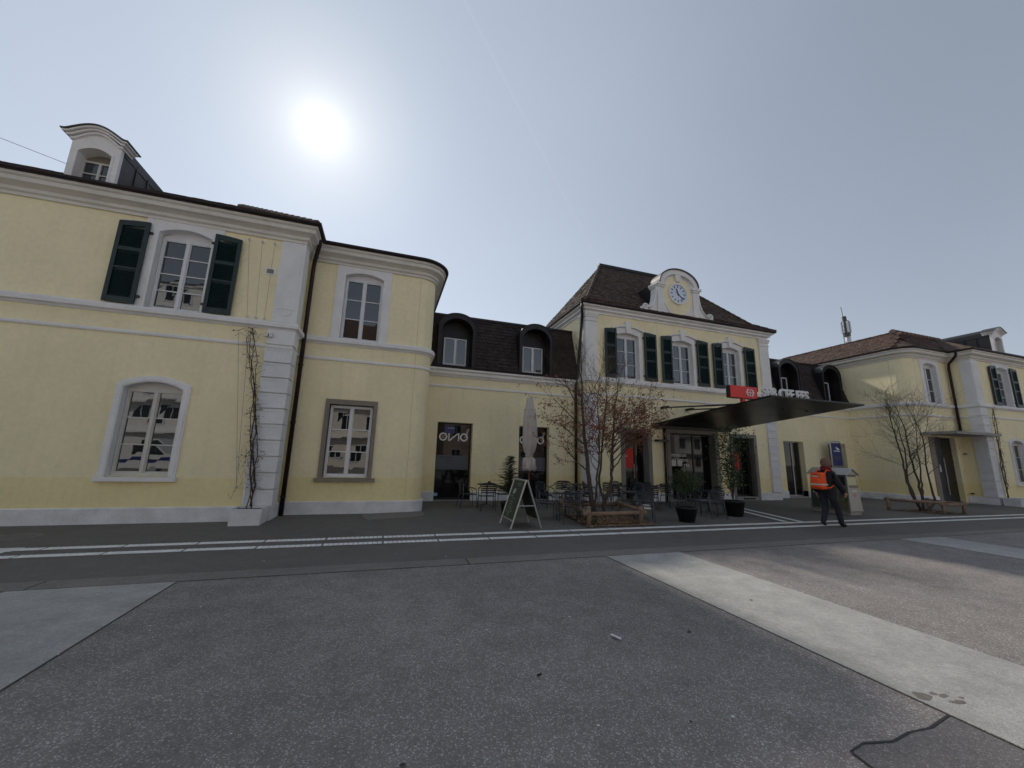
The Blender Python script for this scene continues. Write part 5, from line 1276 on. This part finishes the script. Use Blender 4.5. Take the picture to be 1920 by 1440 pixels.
# local frame: +x is the walking direction, +y the left side
def skin_body(name, verts, edges, rads, parent, mats, pick, sub=2):
    me = bpy.data.meshes.new(name); me.from_pydata(verts, edges, []); o = bpy.data.objects.new(name, me); col.objects.link(o)
    bm = bmesh.new(); bm.from_mesh(me); lay = bm.verts.layers.skin.verify(); bm.verts.ensure_lookup_table()
    for i, v in enumerate(bm.verts): v[lay].radius = rads[i]; v[lay].use_root = (i == 0)
    bm.to_mesh(me); bm.free()
    md = o.modifiers.new('skin', 'SKIN'); md.use_smooth_shade = True
    s = o.modifiers.new('sub', 'SUBSURF'); s.levels = sub; s.render_levels = sub
    bpy.context.view_layer.update()
    em = bpy.data.meshes.new_from_object(o.evaluated_get(bpy.context.evaluated_depsgraph_get()))
    bpy.data.objects.remove(o); em.name = name; em.materials.clear()
    for k in mats: em.materials.append(MT[k])
    for p in em.polygons: p.material_index = pick(p.center); p.use_smooth = True
    return obj(name, em, None, parent)
V = [(0, 0, .96), (.0, .0, 1.06), (.03, 0, 1.22), (.06, 0, 1.38), (.09, 0, 1.48), (.115, 0, 1.57), (.135, 0, 1.66), (.135, 0, 1.75),   # pelvis..head 0-7
     (-.02, .10, .90), (.08, .11, .53), (-.03, .11, .20), (-.10, .11, .09), (.02, .12, .045),                   # left leg: trailing knee slightly bent 8-12
     (.02, -.10, .90), (.23, -.10, .53), (.30, -.10, .14), (.30, -.10, .07), (.45, -.11, .04),                # right leg forward 13-17
     (.07, .17, 1.42), (-.03, .25, 1.16), (.02, .27, .93), (.045, .27, .87),                                  # left arm back 18-21
     (.07, -.17, 1.42), (.10, -.27, 1.17), (.24, -.30, .97), (.265, -.30, .92)]                                   # right arm forward 22-25
E_ = [(0, 1), (1, 2), (2, 3), (3, 4), (4, 5), (5, 6), (6, 7), (0, 8), (8, 9), (9, 10), (10, 11), (11, 12), (0, 13), (13, 14), (14, 15), (15, 16), (16, 17), (3, 18), (18, 19), (19, 20), (20, 21), (3, 22), (22, 23), (23, 24), (24, 25)]
Rr = [(.175, .19), (.19, .20), (.20, .225), (.18, .22), (.09, .12), (.07, .07), (.108, .095), (.088, .082),
      (.12, .12), (.09, .09), (.074, .074), (.055, .055), (.045, .05),
      (.12, .12), (.09, .09), (.074, .074), (.06, .055), (.045, .05),
      (.11, .11), (.09, .09), (.07, .07), (.048, .048), (.11, .11), (.09, .09), (.07, .07), (.048, .048)]
def pk(c):
    if c.z > 1.53: return 3
    if c.z < .125: return 0
    if c.z < .86 and abs(c.y) < .22: return 1
    if c.z < .90 and abs(c.y) >= .22: return 3
    if c.z < .94 and c.y < -.22 and c.x > .22: return 3
    return 2
bo = skin_body('body', V, E_, Rr, pe, ['shoe', 'jeans', 'jacket', 'skin'], pk)
hd = lambda: MB()
k = MB()                                                # knit cap over the skull
k.lathe([(.118, 1.70), (.124, 1.72), (.125, 1.76), (.112, 1.81), (.08, 1.845), (.035, 1.862), (.0, 1.865)], (.125, 0, 0), 20)
k.lathe([(.120, 1.665), (.128, 1.67), (.128, 1.715), (.120, 1.72)], (.125, 0, 0), 20); k.build('cap', 'cap', pe, True)
MB().lathe([(.09, 1.50), (.125, 1.505), (.135, 1.54), (.12, 1.585), (.125, 1.61), (.10, 1.635), (.08, 1.63)], (.105, 0, 0), 20, lambda a, z: 1+.06*math.sin(3*a+z*40)).build('scarf', 'scarf', pe, True)
MB().add([(.235, -.012, 1.70), (.235, .012, 1.70), (.262, 0, 1.655), (.232, -.018, 1.645), (.232, .018, 1.645)], [(0, 1, 2), (0, 2, 3), (1, 4, 2), (2, 4, 3)]).build('nose', 'skin', pe)
for sy in (-1, 1):
    MB().lathe([(.0, -.03), (.016, -.02), (.018, .0), (.014, .025), (0, .032)], (.125, sy*.112, 1.665), 8).build('ear', 'skin', pe, True)
    hx, hz, hy = (.05, .835, .275) if sy > 0 else (.285, .885, -.305)
    hnd = MB(); hnd.tube([(hx-.01, hy, hz+.04), (hx+.005, hy, hz), (hx+.012, hy, hz-.035)], [.032, .04, .036], 8)
    for f_ in range(4):
        fx = hx-.028+.02*f_; l_ = (.062, .074, .07, .055)[f_]
        hnd.tube([(fx, hy, hz-.03), (fx+.006, hy-sy*.006, hz-.03-l_*.55), (fx+.004, hy-sy*.022, hz-.03-l_)], [.0095, .009, .007], 6)
    hnd.tube([(hx+.03, hy-sy*.005, hz+.005), (hx+.052, hy-sy*.014, hz-.02), (hx+.056, hy-sy*.02, hz-.048)], [.011, .010, .008], 6)
    hnd.build('hand', 'skin', pe, True)
sh_ = MB().sweep([(-.14, .12), (-.12, -.12)], [(0, 0), (.001, 0), (.001, .001)]) if False else None
pe.rotation_euler.z = R(-2)
rk = empty('rucksack', (11.85, 7.86, 0), R(-2)); tag(rk, 'bright orange rucksack with silver reflective bands on the back of the walking person', 'rucksack')
def rounded(x0, x1, y0, y1, z0, z1, rad=.05):
    bm = bmesh.new(); bmesh.ops.create_cube(bm, size=1)
    for v in bm.verts: v.co = Vector((lerp(x0, x1, v.co.x+.5), lerp(y0, y1, v.co.y+.5), lerp(z0, z1, v.co.z+.5)))
    bmesh.ops.bevel(bm, geom=bm.edges[:], offset=rad, segments=4, profile=.6, affect='EDGES'); me = bpy.data.meshes.new('r'); bm.to_mesh(me); bm.free(); return me
o = obj('pack', rounded(-.33, -.12, -.16, .16, 1.00, 1.46, .06), 'orange', rk, True)
obj('front_pocket', rounded(-.385, -.31, -.125, .125, 1.04, 1.30, .035), 'orange', rk, True)
MB().box(-.388, -.30, -.127, .127, 1.115, 1.155).box(-.336, -.115, -.164, .164, 1.115, 1.155).build('reflective_band', 'reflect', rk)
MB().box(-.337, -.32, -.10, .10, 1.335, 1.37).build('reflective_band', 'reflect', rk)
for sy in (-1, 1):
    MB().tube([(-.16, sy*.13, 1.42), (-.06, sy*.13, 1.53), (.08, sy*.13, 1.50), (.18, sy*.14, 1.36), (.12, sy*.17, 1.15), (-.05, sy*.19, 1.06), (-.15, sy*.15, 1.04)], .018, 6).build('shoulder_strap', 'orange', rk, True)
MB().tube([(-.2, -.03, 1.45), (-.19, -.02, 1.50), (-.19, .02, 1.50), (-.2, .03, 1.45)], .009, 6).build('grab_loop', 'black', rk, True)
MB().tube([(-.325, -.11, 1.22), (-.333, -.11, 1.32), (-.333, -.04, 1.40), (-.333, .04, 1.40), (-.333, .11, 1.32), (-.325, .11, 1.22)], .006, 5).build('zip', 'black', rk, True)

# ------------------------------------------------------------------ small things on the ground
pp = MB().add([(2.18, 3.54, .016), (2.215, 3.55, .020), (2.222, 3.48, .024), (2.25, 3.45, .020), (2.225, 3.42, .016), (2.195, 3.46, .026)], [(0, 1, 2, 5), (5, 2, 3, 4)])
tag(pp.build('paper_scrap', 'paper'), 'torn white scrap of paper lying on the dark aggregate', 'litter')
tag(MB().tube([(1.25, 3.06, .022), (1.285, 3.07, .020)], .009, 7).build('dark_pellet', 'ink'), 'small black lump lying on the dark aggregate', 'litter')
# ------------------------------------------------------------------ far mast and overhead wire
mk = 1.0
ma = empty('antenna_mast', (104, 60, 0), world=True); tag(ma, 'grey mobile phone mast with antenna drums rising behind the right wing roof', 'mast')
MB().tube([(105.0, 60, 0), (104.6, 60, 31), (104.4, 60, 34.5)], [.58, .56, .54], 12).build('mast_shaft', 'alu', ma, True)
MB().lathe([(.72, 32.6), (.72, 36.4), (.5, 36.4)], (104.3, 60, 0), 12).build('antenna_drum', 'zinc', ma)
for a in range(6): MB().box(104.3+.72*math.cos(a*1.047)-.22, 104.3+.72*math.cos(a*1.047)+.22, 60+.72*math.sin(a*1.047)-.15, 60+.72*math.sin(a*1.047)+.15, 33.4, 36.2).build('antenna_panel', 'alu', ma)
MB().tube([(104.2, 60, 36.4), (104.1, 60, 37.6)], .42, 10).build('mast_head', 'zinc', ma)
MB().tube([(103.8, 60, 37.4), (103.5, 60, 40)], .06, 6).build('whip_antenna', 'zinc', ma)
ldr = MB().tube([(103.3, 60, 25), (102.9, 60, 36)], .07, 5)
for i in range(10): ldr.tube([(103.25-.036*i, 60, 26+i), (104.0-.036*i, 60, 26+i)], .05, 4)
ldr.build('ladder', 'zinc', ma)
tag(MB().tube([(-14, 12, 10.35), (-9.85, 12, 9.2), (-8.0, 12, 8.72)], .006, 5).build('overhead_wire', 'black'), 'thin overhead wire running down to the left roof dormer', 'wire')

# ------------------------------------------------------------------ the other side of the square: seen only mirrored in the panes
MT['opp1'] = material('opposite_cream', (.78, .72, .62), .85, var=.1); MT['opp2'] = material('opposite_white', (.82, .81, .78), .85, var=.08); MT['opp3'] = material('opposite_rose', (.66, .50, .42), .85, var=.1)
def opposite(x0, x1, y, h, roof_h, mat, storeys, label, roofmat='tile_red'):
    t = empty('town_house', ((x0+x1)/2, y, 0), world=True); tag(t, label, 'building', 'houses across the square')
    MB().box(x0, x1, y-10, y, 0, h).build('wall', mat, t)
    MB().prism([(y+.5, h), (y-10.5, h), (y-5, h+roof_h)], 'x', x0-.3, x1+.3).build('roof', roofmat, t)
    MB().box(x0-.15, x1+.15, y+.003, y+.25, h-.35, h-.005).build('cornice', 'trim_white', t)
    n = int((x1-x0)/3); sh_ = h/storeys
    for s in range(storeys):
        for i in range(n):
            xc = x0+(i+.5)*(x1-x0)/n; z = s*sh_+.9
            w_ = MB().box(xc-.7, xc+.7, y+.002, y+.08, z-.1, z+1.75).build('window', 'frame', t)
            MB().box(xc-.58, xc-.04, y+.081, y+.09, z+.02, z+1.62).box(xc+.04, xc+.58, y+.081, y+.09, z+.02, z+1.62).build('pane', 'glass_dark', w_)
        if s and storeys > 3: MB().box(x0+1, x1-1, y+.002, y+1.1, s*sh_-.05, s*sh_+.12).build('balcony', 'white', t)
opposite(-60, -38, -24, 12.5, 4, 'opp1', 3, 'cream house with red roof at the far left across the square')
opposite(-36, -13, -24, 18.5, 0.5, 'opp2', 6, 'white six-storey block with balconies, mirrored in the left wing panes', 'zinc')
opposite(-11, 6, -26, 14, 5.5, 'opp1', 4, 'cream house with balconies and red roof straight across the square')
opposite(8, 22, -26, 10.5, 4, 'opp3', 3, 'rose house with red roof, mirrored in the café glass')
opposite(24, 44, -25, 11.5, 5, 'opp1', 3, 'long cream house with red roof, mirrored in the pavilion panes')
opposite(47, 66, -26, 12, 4.5, 'opp2', 4, 'white corner house with balconies, mirrored in the pavilion right panes')
vn = empty('parked_van', (-14, -7.5, 0), world=True); tag(vn, 'white delivery van parked on the square, mirrored in the left wing lower window', 'van')
MB().prism([(-16.6, .45), (-11.4, .45), (-11.3, 1.1), (-12.0, 1.35), (-12.9, 2.2), (-16.5, 2.35), (-16.65, 1.2)], 'y', -8.4, -6.6).build('body', 'white', vn)
MB().prism([(-12.15, 1.38), (-12.9, 2.1), (-13.7, 2.1), (-13.7, 1.38)], 'y', -6.598, -6.58).build('side_window', 'glass_dark', vn)
MB().prism([(-16.6, .9), (-11.35, .9), (-11.35, 1.1), (-16.62, 1.1)], 'y', -6.598, -6.585).build('blue_stripe', 'blue', vn)
for x in (-15.6, -12.4):
    k = MB().lathe([(0, -.11), (.34, -.11), (.36, 0), (.34, .11), (0, .11)], (0, 0, 0), 20); k.v = [(x+a, -6.72+c, .36+b_) for a, b_, c in k.v]; wh = k.build('wheel', 'black', vn)
    k = MB().lathe([(0, 0), (.2, 0), (.2, .02), (0, .02)], (0, 0, 0), 14); k.v = [(x+a, -6.61+c, .36+b_) for a, b_, c in k.v]; k.build('rim', 'alu', wh)
